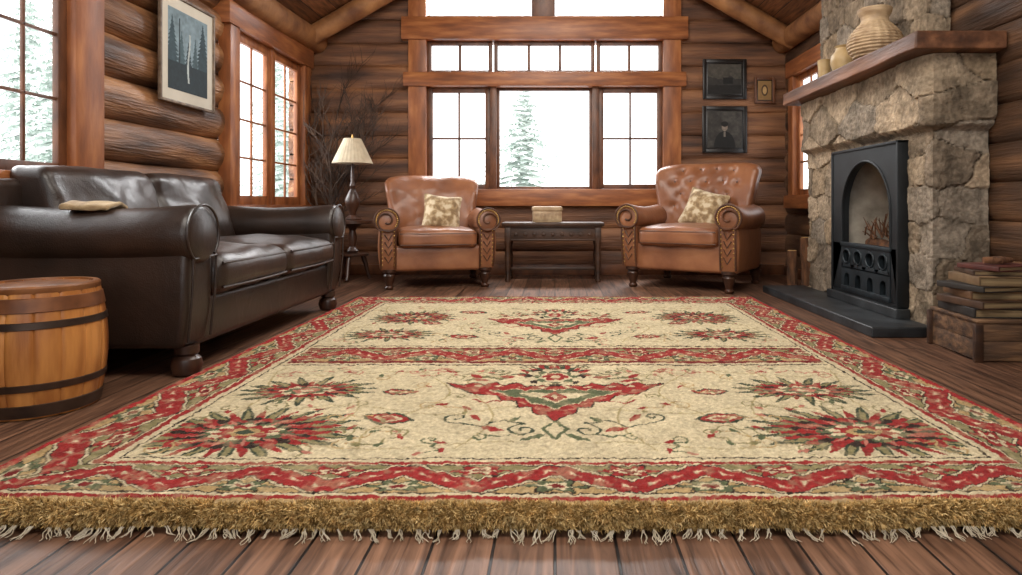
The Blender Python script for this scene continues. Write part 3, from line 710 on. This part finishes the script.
# ------------------------------------------------------------------ barrel
root = empty('wooden_barrel', (-1.92, 2.42, 0), label='small oak barrel with dark iron hoops standing beside the sofa', category='barrel')
def br(z): t = z/.46; return .185+.028*math.sin(math.pi*t)
def stv(a, z): q = (a/(2*math.pi)*16) % 1; return 1-.022*math.exp(-((q-.5)/.045)**2)
g = G(); prof = [(br(0)-.02, 0), (br(0), .004)]+[(br(z), z) for z in np.linspace(.02, .44, 22)]+[(br(.45), .455), (br(.45)-.006, .46), (br(.45)-.022, .46), (br(.45)-.024, .435), (.001, .434)]
g.lathe(prof, 192, rf=stv); mk('body', g, M['oak'], root, ang=60)
for i, (z, h, mm) in enumerate(((.032,.045,'hoop'), (.115,.026,'hoop'), (.330,.026,'hoop'), (.400,.050,'hoopC'))):
    g = G(); g.lathe([(br(z-h/2)+.0005, z-h/2), (br(z-h/2)+.004, z-h/2+.002), (br(z+h/2)+.004, z+h/2-.002), (br(z+h/2)+.0005, z+h/2)], 72); mk('hoop', g, M[mm], root)
g = G(); g.lathe([(br(.45)-.001,.435), (br(.45)+.002,.44), (br(.45)+.002,.458), (br(.45)-.004,.464), (br(.45)-.022,.464), (br(.45)-.024,.455)], 72); mk('rim', g, M['oakD'], root)
g = G(); g.lathe([(.168,.436), (.168,.456), (.001,.457)], 48); mk('lid', g, M['oakD'], root)

# ------------------------------------------------------------------ table, box, lamp
root = empty('console_table', (-.02, 6.5, 0), label='low dark carved wooden table beneath the window', category='table')
g = G(); g.box(-.5, .5, -.21, .21, .545, .58, .008); g.box(-.48, .48, -.195, .195, .53, .548, .004); mk('table_top', g, M['blackwood'], root)
g = G(); g.box(-.44, .44, -.175, -.155, .40, .53); g.box(-.44, .44, .155, .175, .40, .53); g.box(-.45, -.43, -.17, .17, .40, .53); g.box(.43, .45, -.17, .17, .40, .53)
for i in range(9): g.lathe([(.02,0), (.016,.008), (.008,.01)], 12, Tr(-.36+.09*i, -.175, .465) @ R('X', 90))
g.box(-.45, .45, -.18, -.15, .40, .42)
mk('apron', g, M['blackwood'], root)
for x in (-.44, .44):
    for y in (-.165, .165):
        g = G(); g.lathe([(.024,0), (.028,.02), (.018,.05), (.024,.12), (.03,.25), (.02,.33), (.032,.37), (.032,.4)], 16); g.box(-.03, .03, -.03, .03, .39, .53); mk('leg', g, M['blackwood'], root, (x, y, 0))
g = G(); g.box(-.42, .42, -.012, .012, .10, .13); g.box(-.45, -.43, -.15, .15, .10, .13); g.box(.43, .45, -.15, .15, .10, .13); mk('stretcher', g, M['blackwood'], root)
root = empty('decorative_box', (-.08, 6.48, .58), (0,0,.1), label='small light carved wooden box on the dark table', category='box')
g = G(); g.box(-.14, .14, -.09, .09, 0, .11)
for i in range(7): g.box(-.125+.036*i, -.105+.036*i, -.096, -.09, .02, .09, .002)
mk('body', g, M['clay'], root)
g = G(); g.rbox((0,0,.13), (.148,.098,.026), .02, 3, 3); mk('lid', g, M['clay'], root)

root = empty('side_table', (-2.0, 6.42, 0), label='small dark turned pedestal side table holding a lamp', category='table')
g = G(); g.lathe([(.17,.565), (.19,.57), (.19,.595), (.18,.60)], 40); mk('table_top', g, M['darkwood'], root)
g = G(); g.lathe([(.045,.27), (.06,.30), (.03,.34), (.045,.42), (.03,.50), (.045,.53), (.10,.565)], 20); mk('pedestal', g, M['darkwood'], root)
for i in range(3):
    a = 2*math.pi*i/3+.5; g = G(); g.tube([(math.cos(a)*q, math.sin(a)*q, z) for q, z in ((.10,.25), (.13,.16), (.15,.07), (.17,.02))], [.026,.022,.018,.022], 10); mk('leg', g, M['darkwood'], root)
g = G(); g.lathe([(.15,.25), (.155,.256), (.155,.27), (.05,.275)], 30); mk('shelf', g, M['darkwood'], root)
root = empty('table_lamp', (-2.0, 6.42, .60), label='table lamp with pleated cream shade and dark turned base', category='lamp')
g = G(); g.lathe([(.085,0), (.088,.012), (.06,.03), (.03,.05), (.04,.09), (.068,.15), (.075,.2), (.045,.27), (.02,.31), (.03,.34), (.018,.37), (.012,.60)], 28); mk('base', g, M['darkwood'], root)
g = G(); g.lathe([(.195,.56), (.193,.565), (.085,.80), (.083,.805), (.080,.80), (.188,.565)], 120, rf=lambda a, z: 1+.012*math.sin(a*30)); mk('lamp_shade', g, M['shade'], root, ang=80)
g = G(); g.lathe([(.008,.80), (.012,.82), (.004,.845)], 12); g.tube([(-.08,0,.80), (.08,0,.80)], .003, 6); g.lathe([(.01,.60), (.01,.8)], 8); mk('finial', g, M['brass'], root)

# twig arrangement
root = empty('dried_branches', (-2.34, 6.72, 0), label='tall dried bare branches standing in a dark floor vase', category='plant')
g = G(); g.lathe([(.07,0), (.09,.02), (.115,.18), (.10,.32), (.055,.40), (.065,.44), (.055,.435), (.045,.40)], 28); mk('vase', g, M['darkwood'], root)
g = G(); rng = random.Random(4)
def branch(p, d, L, r, dep):
    pts = [p]; q = p.copy(); dd = d.copy()
    for i in range(6):
        dd = (dd+Vector((rng.uniform(-.25,.25), rng.uniform(-.12,.12), rng.uniform(-.05,.12)))).normalized(); q = q+dd*L/6
        q.y = max(-.10, min(q.y, .22)); q.x = max(q.x, -.22); pts.append(q.copy())
        if dep > 0 and i > 0:
            for _ in range(2):
                nd = (dd+Vector((rng.uniform(-1.0,1.0), rng.uniform(-.3,.3), rng.uniform(-.3,.6)))).normalized(); branch(q.copy(), nd, L*rng.uniform(.3,.5), r*.6, dep-1)
    g.tube(pts, [r*(1-.11*i) for i in range(7)], 5)
for i in range(7): branch(Vector((rng.uniform(-.02,.02), rng.uniform(-.02,.02), .3)), Vector((rng.uniform(-.2,.32), rng.uniform(-.08,.08), 1)).normalized(), rng.uniform(1.0,1.45), .009, 2)
mk('branches', g, M['twig'], root, kind='stuff')

# ------------------------------------------------------------------ fireplace
def stone_sheet(path, z0, z1, step, seed, disp, cell=(.33,.19), hole=None, prof=None, big=None):
    rs = np.random.RandomState(seed); P = [np.array(p, float) for p in path]
    pts = []; nrm = []; us = []; u0 = 0
    for i in range(len(P)-1):
        d = P[i+1]-P[i]; L = np.hypot(*d); n = max(2, int(L/step)); d = d/L; nn = np.array([d[1], -d[0]])
        for k in range(n+(1 if i == len(P)-2 else 0)):
            pts.append(P[i]+d*L*k/n); us.append(u0+L*k/n); nrm.append(nn)
        u0 += L
    us = np.array(us); nrm = np.array(nrm)
    ns = np.array([nrm[max(0, i-1):i+2].mean(0) for i in range(len(nrm))]); ns /= np.linalg.norm(ns, axis=1)[:, None]; pts = np.array(pts)
    zs = np.arange(z0, z1+step/2, step); U, Z = np.meshgrid(us, zs)
    S = []; zc = z0-.02; j = 0
    while zc < z1+.15:
        cw, chh = cell
        if big and zc > big: cw, chh = .50, .22
        for uc in np.arange(-cw, us[-1]+cw, cw): S.append((uc+(.5*cw if j % 2 else 0)+rs.uniform(-.32,.32)*cw, zc+rs.uniform(-.24,.24)*chh))
        zc += chh; j += 1
    S = np.array(S); Uw = U+.010*(vnoise(U, Z, 12, seed+1)-.5)+.010*(vnoise(U, Z, 45, seed+4)-.5); Zw = Z+.010*(vnoise(U, Z, 12, seed+2)-.5)+.010*(vnoise(U, Z, 45, seed+3)-.5)
    dx = np.abs(Uw[..., None]-S[:, 0]); dz = np.abs(Zw[..., None]-S[:, 1])*1.7
    D = (dx**3+dz**3)**(1/3.); idx = D.argmin(-1); Ds = np.sort(D, -1)[..., :2]
    e = np.clip((Ds[..., 1]-Ds[..., 0])/.012, 0, 1)
    off = rs.uniform(-1, 1, len(S)); tu = rs.uniform(-.05, .05, len(S)); tz = rs.uniform(-.06, .06, len(S))
    tilt = tu[idx]*(U-S[idx, 0])+tz[idx]*(Z-S[idx, 1])
    ph = idx*7.31
    fa = np.floor(vnoise(U+ph, Z, 9, seed+7)*4)/4; fb_ = np.floor(vnoise(U, Z+ph, 17, seed+17)*3)/3
    rg = np.abs(vnoise(U+ph, Z, 10, seed+27)-.5)*2
    h = disp*(e-1)+(.010*off[idx]+tilt)*e-(.010*fa+.006*fb_)*e-.008*rg*e+.006*(vnoise(U, Z, 60, seed+10)-.5)+.012
    if prof is not None: h = h+prof(Z, U)
    V = np.empty(U.shape+(3,)); V[..., 0] = pts[None, :, 0]+ns[None, :, 0]*h; V[..., 1] = pts[None, :, 1]+ns[None, :, 1]*h; V[..., 2] = Z
    pal = np.array([hx(c) for c in ('#8d7f6c', '#9b8c77', '#7f7261', '#a89780', '#7b6f60', '#94836c', '#8d8375')])
    C = pal[rs.randint(0, len(pal), len(S))][idx]*(1+.6*(vnoise(U, Z, 14, seed+9)-.5)+.4*(vnoise(U, Z, 50, seed+12)-.5)-.25*(fa-.4))[..., None]
    C = C*e[..., None]+np.array(hx('#574c3f'))*(1-e[..., None])
    g = G(); g.v = [tuple(p) for p in V.reshape(-1, 3)]; nU = len(us)
    for j in range(len(zs)-1):
        for i in range(nU-1):
            if hole and hole[0] < us[i] < hole[1] and hole[2] < zs[j] < hole[3]: continue
            g.f.append((j*nU+i, j*nU+i+1, (j+1)*nU+i+1, (j+1)*nU+i))
    return g, C.reshape(-1, 3)
FX = 2.15
root = empty('fireplace', (2.3, 4.65, 0), label='rugged field-stone fireplace with black arched iron insert', category='fireplace')
off = (-2.3, -4.65, 0)
def prof(Z, U):
    t = np.clip((Z-1.17)/.04, 0, 1); return .055*t*t*(3-2*t)
g, c = stone_sheet([(2.47,5.50), (FX,5.50), (FX,3.70), (2.47,3.70)], 0, 1.60, .010, 31, .022, hole=(.32+.64, .32+1.48, -.1, 1.06), prof=prof, big=1.10)
mk('stone_surround', g, M['stone'], root, off, col=c, ang=38)
g, c = stone_sheet([(2.47,5.66), (2.32,5.66), (2.32,4.06), (2.47,4.06)], 1.70, 3.0, .012, 57, .022)
mk('stone_chimney', g, M['stone'], root, off, col=c, ang=38)
g = G()
def mf(p): return (p.x+.008*nz(p.y*3, p.z*9, 1)*(p.x < 0), p.y, p.z+.006*nz(p.y*4, p.x*7, 4)*(p.z < 0))
g.rbox((2.222, 4.585, 1.655), (.252, 1.035, .050), .010, 24, 2, mf); mk('mantel_shelf', g, M['mantel'], root, off)
g = G()
x0, x1, y0, y1, z0, z1 = 2.12, 2.44, 4.02, 4.84, .072, 1.08
g.add([(x0,y0,z0), (x1,y0+.1,z0), (x1,y1-.1,z0), (x0,y1,z0), (x0,y0,z1), (x1,y0+.1,z1), (x1,y1-.1,z1), (x0,y1,z1)], [(0,1,2,3), (4,7,6,5), (0,4,5,1), (2,6,7,3), (1,5,6,2)])
mk('firebox', g, M['fbrick'], root, off, smooth=False)
def arch_plate(g, xf, xb, oy0, oy1, oz0, oz1, iy0, iy1, iz0, iz1):
    cy = (iy0+iy1)/2; hw = (iy1-iy0)/2; sp = iz1-hw
    inner = [(iy0, iz0), (iy0, (iz0+sp)/2)]+[(cy-hw*math.cos(math.pi*i/24), sp+hw*math.sin(math.pi*i/24)) for i in range(25)]+[(iy1, (iz0+sp)/2), (iy1, iz0)]
    n = len(inner); outer = []
    for i, (y, z) in enumerate(inner):
        if i == 0: outer.append((oy0, oz0)); continue
        if i == n-1: outer.append((oy1, oz0)); continue
        if i <= 1: outer.append((oy0, z)); continue
        if i >= n-2: outer.append((oy1, z)); continue
        a = math.pi*(i-2)/24; dy, dz = -math.cos(a), math.sin(a)
        t = min([q for q in (((oy0-cy)/dy if dy < -1e-6 else 9), ((oy1-cy)/dy if dy > 1e-6 else 9), ((oz1-sp)/dz if dz > 1e-6 else 9)) if q > 0]); outer.append((cy+dy*t, sp+dz*t))
    for cn in ((oy0, oz1), (oy1, oz1)):
        k = min(range(n), key=lambda q: (outer[q][0]-cn[0])**2+(outer[q][1]-cn[1])**2); outer[k] = cn
    v = []
    for x in (xf, xb):
        v += [(x, *p) for p in inner]+[(x, *p) for p in outer]
    f = []
    for i in range(n-1):
        f += [(i, i+1, n+i+1, n+i), (2*n+i, 3*n+i, 3*n+i+1, 2*n+i+1), (i, 2*n+i, 2*n+i+1, i+1), (n+i, n+i+1, 3*n+i+1, 3*n+i)]
    f += [(0, n, 3*n, 2*n), (n-1, 3*n-1, 4*n-1, 2*n-1)]
    g.add(v, f); return inner
ya, yb = 3.95, 4.88; zi = .12; ia, ib = 4.04, 4.72
g = G(); inner = arch_plate(g, 2.085, 2.135, ya, yb, zi, 1.135, ia, ib, .46, 1.045)
g.box(2.085, 2.135, ya, yb, zi, zi+.03, .003); g.box(2.085, 2.13, ya, ia, zi+.02, .48, .003); g.box(2.085, 2.13, ib, yb, zi+.02, .48, .003)
g.box(2.075, 2.15, ya-.01, ya+.01, zi, 1.145, .005); g.box(2.075, 2.15, yb-.01, yb+.01, zi, 1.145, .005); g.box(2.075, 2.15, ya-.01, yb+.01, 1.125, 1.145, .005)
mk('iron_insert', g, M['iron'], root, off)
g = G(); g.tube([(2.084, y, z) for y, z in inner], .008, 10); mk('arch_molding', g, M['iron'], root, off)
g = G()
g.box(2.072, 2.11, ia-.01, ib+.01, .455, .485, .006); g.box(2.072, 2.11, ia, ib, .14, .175, .006)
nb = 4; bw = (ib-ia)/nb
for i in range(nb):
    a = ia+bw*i; arch_plate(g, 2.08, 2.11, a, a+bw, .30, .46, a+.035, a+bw-.035, .335, .44)
    g.tube([(2.078, a+bw/2+(bw/2-.028)*math.cos(t), .387+.048*math.sin(t)) for t in np.linspace(0, 2*math.pi, 20, endpoint=False)], .006, 6, closed=True)
    arch_plate(g, 2.08, 2.11, a, a+bw, .17, .31, a+.045, a+bw-.045, .165, .27)
g.box(2.08, 2.11, ia, ib, .30, .335, .003)
g.box(2.112, 2.118, ia, ib, .13, .46, .001)
mk('grille', g, M['ironL'], root, off)
g = G(); g.rbox((1.967, 4.63, .030), (.180, .965, .030), .008, 2, 2); g.rbox((2.31, 3.68, .030), (.165, .012, .029), .006, 2, 2); g.rbox((2.10, 4.42, .090), (.045, .50, .030), .006, 2, 2); mk('hearth_slab', g, M['slate'], root, off)
for i, (x, y, z, L, a, rr) in enumerate(((2.21, 4.42, .38, .50, 0, .040), (2.335, 4.42, .385, .5, 0, .043), (2.275, 4.43, .470, .45, 4, .040))):
    g = G(); g.tube([(0, -L/2+L*t, .01*math.sin(t*7+i)) for t in np.linspace(0, 1, 9)], [rr*(1+.08*math.sin(9*t)) for t in range(9)], 14, jit=.06)
    mk('firewood_log' + ('' if i == 0 else '.%03d' % i), g, M['bark'], None, (x, y, z), (0,0,math.radians(a)), label='charred split log lying in the firebox grate', category='log', group='logs in the firebox')
g = G(); g.box(2.16, 2.40, 4.12, 4.70, .305, .33, .004)
for y in (4.15, 4.67):
    for x in (2.18, 2.38): g.box(x-.01, x+.01, y-.01, y+.01, .073, .31, .002)
for i in range(10): g.box(2.145, 2.155, 4.13+.06*i, 4.14+.06*i, .31, .39, .002)
g.box(2.145, 2.165, 4.12, 4.70, .305, .32, .003)
mk('fire_grate', g, M['iron'], root, off)
g = G(); rng = random.Random(8)
for i in range(40):
    y = rng.uniform(4.2, 4.62); x = rng.uniform(2.19, 2.36); d = Vector((rng.uniform(-.3,.1), rng.uniform(-1,1), rng.uniform(.1,1.0))).normalized()*rng.uniform(.1,.2)
    p = Vector((x, y, rng.uniform(.51,.55))); q = p+d; q.x = max(2.16, min(2.4, q.x)); q.y = max(4.14, min(4.66, q.y)); g.tube([p, (p+q)/2+Vector((0,.01,.01)), q], [.006,.005,.002], 6)
mk('kindling_twigs', g, M['bark'], None, (0,0,0), kind='stuff', label='tangle of dry kindling twigs on the firebox logs', category='kindling')
g = G()
for i in range(7): g.rbox((2.272, 4.24+.055*i, .341), (.014,.02,.009), .008, 2, 2)
mk('glowing_embers', g, M['ember'], None, kind='stuff', label='small glowing embers on the iron grate', category='embers')

# mantel ornaments
zt = 1.707
g = G(); kz = [0, .01, .03, .08, .13, .18, .23, .28, .315, .34, .365, .40, .425, .435]; kr = [.085, .10, .13, .160, .172, .168, .150, .118, .092, .085, .088, .104, .108, .102]
prof_ = [(float(np.interp(z, kz, kr)), float(z)*.80) for z in np.linspace(0, .435, 150)]+[(.09,.335), (.07,.28), (.001,.27)]
g.lathe(prof_, 144, rf=lambda a, z: 1+(.022*math.sin(z*300) if .015 < z < .25 else 0)+.016*math.sin(a*20)*(.03 < z < .25))
mk('ceramic_vase', g, M['clay'], None, (2.130, 4.33, zt), (0,0,.9), ang=80, label='large beige ribbed round ceramic urn standing on the mantel', category='vase')
g = G(); g.lathe([(.05,0), (.075,.015), (.095,.07), (.088,.12), (.06,.155), (.055,.175), (.065,.19), (.06,.19), (.045,.16), (.04,.15)], 48); mk('round_pot', g, M['cream'], None, (2.09, 4.70, zt), label='small rounded cream pot beside the vase on the mantel', category='pot')
g = G(); g.lathe([(.03,0), (.042,.01), (.045,.10), (.05,.16), (.045,.16), (.038,.02)], 32); mk('candle_cup', g, M['cream'], None, (2.08, 5.02, zt), label='narrow cream ceramic cup on the mantel', category='cup')
for i, (x, y, h, rr) in enumerate(((2.24, 5.78, .46, .055), (2.13, 5.84, .34, .045), (2.36, 5.90, .52, .055))):
    root = empty('firewood_billet' + ('' if i == 0 else '.%03d' % i), (x, y, 0), (0,0,i), label='upright bark-covered log standing by the hearth', category='log', group='upright logs by the hearth')
    g = G(); g.tube([(.008*math.sin(t*5), 0, h*t) for t in np.linspace(0, 1, 8)], [rr*(1+.05*math.sin(t*4+i)) for t in range(8)], 18, jit=.05); mk('bark', g, M['bark'], root)
    g = G(); g.lathe([(rr*.86, h-.002), (rr*.85, h+.004), (.001, h+.005)], 18); mk('cut_end', g, M['cutwood'], root)

# crate & books
root = empty('wooden_crate', (2.235, 3.30, 0), (0,0,math.radians(-3)), label='weathered closed wooden box with dark corners under books', category='crate')
g = G(); w, dpt, hh = .205, .21, .2
for z in (.005, .1005): g.box(-w, w, -dpt, -dpt+.016, z, z+.094, .003); g.box(-w, w, dpt-.016, dpt, z, z+.094, .003); g.box(-w, -w+.016, -dpt+.016, dpt-.016, z, z+.094, .003); g.box(w-.016, w, -dpt+.016, dpt-.016, z, z+.094, .003)
mk('slats', g, M['crate'], root)
g = G(); g.box(-w-.008, w+.008, -dpt-.008, dpt+.008, .186, .201, .004); mk('lid', g, M['crate'], root)
for sx in (-1, 1):
    for sy in (-1, 1):
        g = G(); g.box(sx*(w+.002)-.02, sx*(w+.002)+.02, sy*(dpt+.002)-.012, sy*(dpt+.002)+.012, 0, .185, .004); mk('corner_post', g, M['blackwood'], root)
def book(i, x, y, z, w, d, h, a, c, label):
    root = empty('book' if i == 0 else 'book.%03d' % i, (x, y, z), (0,0,math.radians(a)), label=label, category='book', group='old books stacked on the crate')
    g = G(); t = .005
    g.box(-w, w, -d, d, 0, t, .0015); g.box(-w, w, -d, d, h-t, h, .0015); g.rbox((-w+.004, 0, h/2), (.006, d, h/2), .004, 2, 2); mk('cover', g, BOOKC[c], root)
    g = G(); g.box(-w+.008, w-.006, -d+.006, d-.006, t, h-t, .001); mk('pages', g, M['pages'], root)
z = .203
for i, (dx, dy, w, d, h, a, c, lb) in enumerate(((-.01,0,.19,.17,.045,-4,'k','thick black bound book on the crate'), (-.025,-.01,.185,.16,.036,6,'b','brown leather book in the stack'), (.0,.01,.18,.155,.04,-9,'o','ochre cloth book in the stack'),
        (-.035,.0,.175,.15,.028,10,'k','thin black book in the stack'), (.0,-.01,.165,.15,.045,-6,'t','tan worn book in the stack'), (.02,.01,.16,.14,.025,-15,'b','thin brown book in the stack'), (.01,-.01,.14,.12,.024,14,'r','dark red book near the top of the stack'))):
    book(i, 2.24+dx, 3.30+dy, z, w, d, h, a, c, lb); z += h+.0008
g = G(); rng = random.Random(1)
g.tube([(2.16, 3.28, z+.019), (2.23, 3.26, z+.022), (2.32, 3.31, z+.018)], [.016,.021,.014], 12, jit=.1); mk('driftwood_piece', g, M['bark'], None, label='short knobbly wood piece lying on the books', category='wood')

# ------------------------------------------------------------------ pictures
def panel(parent, w, h, nx, ny, fn, T):
    xs = np.linspace(-w/2, w/2, nx); zs = np.linspace(-h/2, h/2, ny); X, Z = np.meshgrid(xs, zs); C = fn(X/w*2, Z/h*2)
    g = G(); g.v = [tuple(T @ Vector((a, 0, b))) for a, b in zip(X.ravel(), Z.ravel())]
    g.f = [(j*nx+i, j*nx+i+1, (j+1)*nx+i+1, (j+1)*nx+i) for j in range(ny-1) for i in range(nx-1)]
    return mk('print', g, M['print'], parent, col=C.reshape(-1, 3))
def frame(name, loc, rot, w, h, fw, fm, matw, fn, label):
    root = empty(name, loc, rot, label=label, category='picture')
    g = G(); d0, d1 = -.022, 0
    g.box(-w/2, -w/2+fw, d0, d1, -h/2, h/2, .004); g.box(w/2-fw, w/2, d0, d1, -h/2, h/2, .004); g.box(-w/2+fw, w/2-fw, d0, d1, -h/2, -h/2+fw, .004); g.box(-w/2+fw, w/2-fw, d0, d1, h/2-fw, h/2, .004)
    mk('picture_frame', g, fm, root)
    g = G(); g.box(-w/2+fw*.8, w/2-fw*.8, -.010, -.004, -h/2+fw*.8, h/2-fw*.8, .001); mk('mat_board', g, M['paper'] if matw > .03 else M['frameB'], root)
    panel(root, w-2*fw-2*matw, h-2*fw-2*matw, 110, 140, fn, Tr(0, -.0115, 0))
def art_forest(X, Z):
    C = np.empty(X.shape+(3,)); C[:] = hx('#7b8f98')
    n = vnoise(X, Z, 5, 3); C *= (1+.3*(n-.5))[..., None]
    for cx, top, wd, c in ((-.8,.85,.34,'#384b53'), (-.35,.55,.28,'#465b62'), (.75,.95,.36,'#2e4047'), (.35,.5,.26,'#43575e'), (0,.35,.30,'#263840')):
        t = (top-Z); k = (t > 0) & (np.abs(X-cx) < wd*np.clip(t, 0, 1.4)*(.55+.45*np.abs(((t*9) % 1)))); C[k] = hx(c)
    C[(Z < -.3)] = np.array(hx('#1f2d33')); C[(np.abs(X-.02-.05*np.sin(Z*4)) < .04) & (Z < .5) & (Z > -.75)] = hx('#b4bdbb')
    C[(np.abs(X+.45) < .03) & (Z < .8) & (Z > -.6)] = hx('#1f2d33')
    return C*(1+.3*(vnoise(X, Z, 14, 31)-.5))[..., None]
def art_land(X, Z):
    C = np.empty(X.shape+(3,)); C[:] = hx('#2c2a27'); C[Z > .1+.3*(vnoise(X, X*0, 3, 4)-.5)] = hx('#45413a'); C[(Z < -.4)] = hx('#181614')
    k = (np.abs(X-.2) < .3) & (np.abs(Z+.1) < .22); C[k] = hx('#11100f'); return C*(1+.6*(vnoise(X, Z, 8, 6)-.5))[..., None]
def art_port(X, Z):
    C = np.empty(X.shape+(3,)); C[:] = hx('#3a3733'); C *= (1+.9*(vnoise(X, Z, 4, 9)-.5))[..., None]
    C[((X/.62)**2+((Z+.95)/.85)**2) < 1] = hx('#121110'); C[((X/.17)**2+((Z-.14)/.23)**2) < 1] = hx('#7d7064'); C[(((X)/.21)**2+((Z-.30)/.15)**2) < 1] = hx('#161312')
    C[(np.abs(X) < .06) & (Z < -.12) & (Z > -.4)] = hx('#6e675e'); return C*(1+.5*(vnoise(X, Z, 12, 19)-.5))[..., None]
def art_small(X, Z):
    C = np.empty(X.shape+(3,)); C[:] = hx('#8a6a40'); C[(X/.5)**2+(Z/.6)**2 < 1] = hx('#4a3522'); C[(X/.3)**2+(Z/.4)**2 < 1] = hx('#b39260'); return C
frame('framed_picture', (XL+.03, 4.575, 1.81), (math.radians(0), 0, math.radians(90)), .68, .74, .020, M['frameG'], .075, art_forest, 'framed blue-grey forest print with wide pale mat on the log wall')
frame('framed_picture.001', (1.82, YB-.015, 2.10), (0,0,0), .47, .43, .04, M['frameB'], .015, art_land, 'black framed dark landscape picture on the log wall')
frame('framed_picture.002', (1.82, YB-.015, 1.56), (0,0,0), .48, .50, .04, M['frameB'], .015, art_port, 'black framed dark monochrome portrait on the log wall')
frame('framed_picture.003', (2.25, YB-.015, 1.98), (0,0,0), .22, .28, .028, M['trimD'], .01, art_small, 'small wood framed golden picture on the log wall')

# ------------------------------------------------------------------ light
w = bpy.data.worlds.new('World'); scene.world = w; w.use_nodes = True
bg = w.node_tree.nodes['Background']; bg.inputs[0].default_value = (.97,.985,1,1); bg.inputs[1].default_value = 3.2
def area(name, loc, target, sx, sy, power, col=(1,1,1)):
    l = bpy.data.lights.new(name, 'AREA'); l.shape = 'RECTANGLE'; l.size = sx; l.size_y = sy; l.energy = power; l.color = col
    o = bpy.data.objects.new(name, l); COL.objects.link(o); o.location = loc
    o.rotation_euler = (Vector(target)-Vector(loc)).to_track_quat('-Z', 'Y').to_euler()
area('fill_overhead', (0, 1.2, 3.1), (0, 3.8, .5), 2.4, 1.4, 110, (1,.94,.86))  # added fill lamp, the room has no ceiling fixture
area('fill_overhead_rear', (0, 4.0, 3.35), (0, 5.6, 0), 1.8, 1.4, 80, (1,.94,.86))  # second added fill, brightens the far half; no fixture hangs here
area('window_daylight', (0, 9.5, 5.2), (0, 4.0, .3), 4.0, 2.2, 1200, (.98,.99,1))
area('side_daylight', (-6.5, 5.2, 3.0), (-1.0, 5.2, .6), 4.5, 2.5, 600, (.98,.99,1))
# ------------------------------------------------------------------ camera
cd = bpy.data.cameras.new('Camera'); cam = bpy.data.objects.new('Camera', cd); COL.objects.link(cam)
cam.location = (0, 0, .75); cam.rotation_euler = (math.pi/2, 0, 0)
cd.sensor_width = 36; cd.lens = 650/1022*36; cd.shift_x = -44/1022; cd.shift_y = -82.5/1022; cd.clip_start = .05
scene.camera = cam
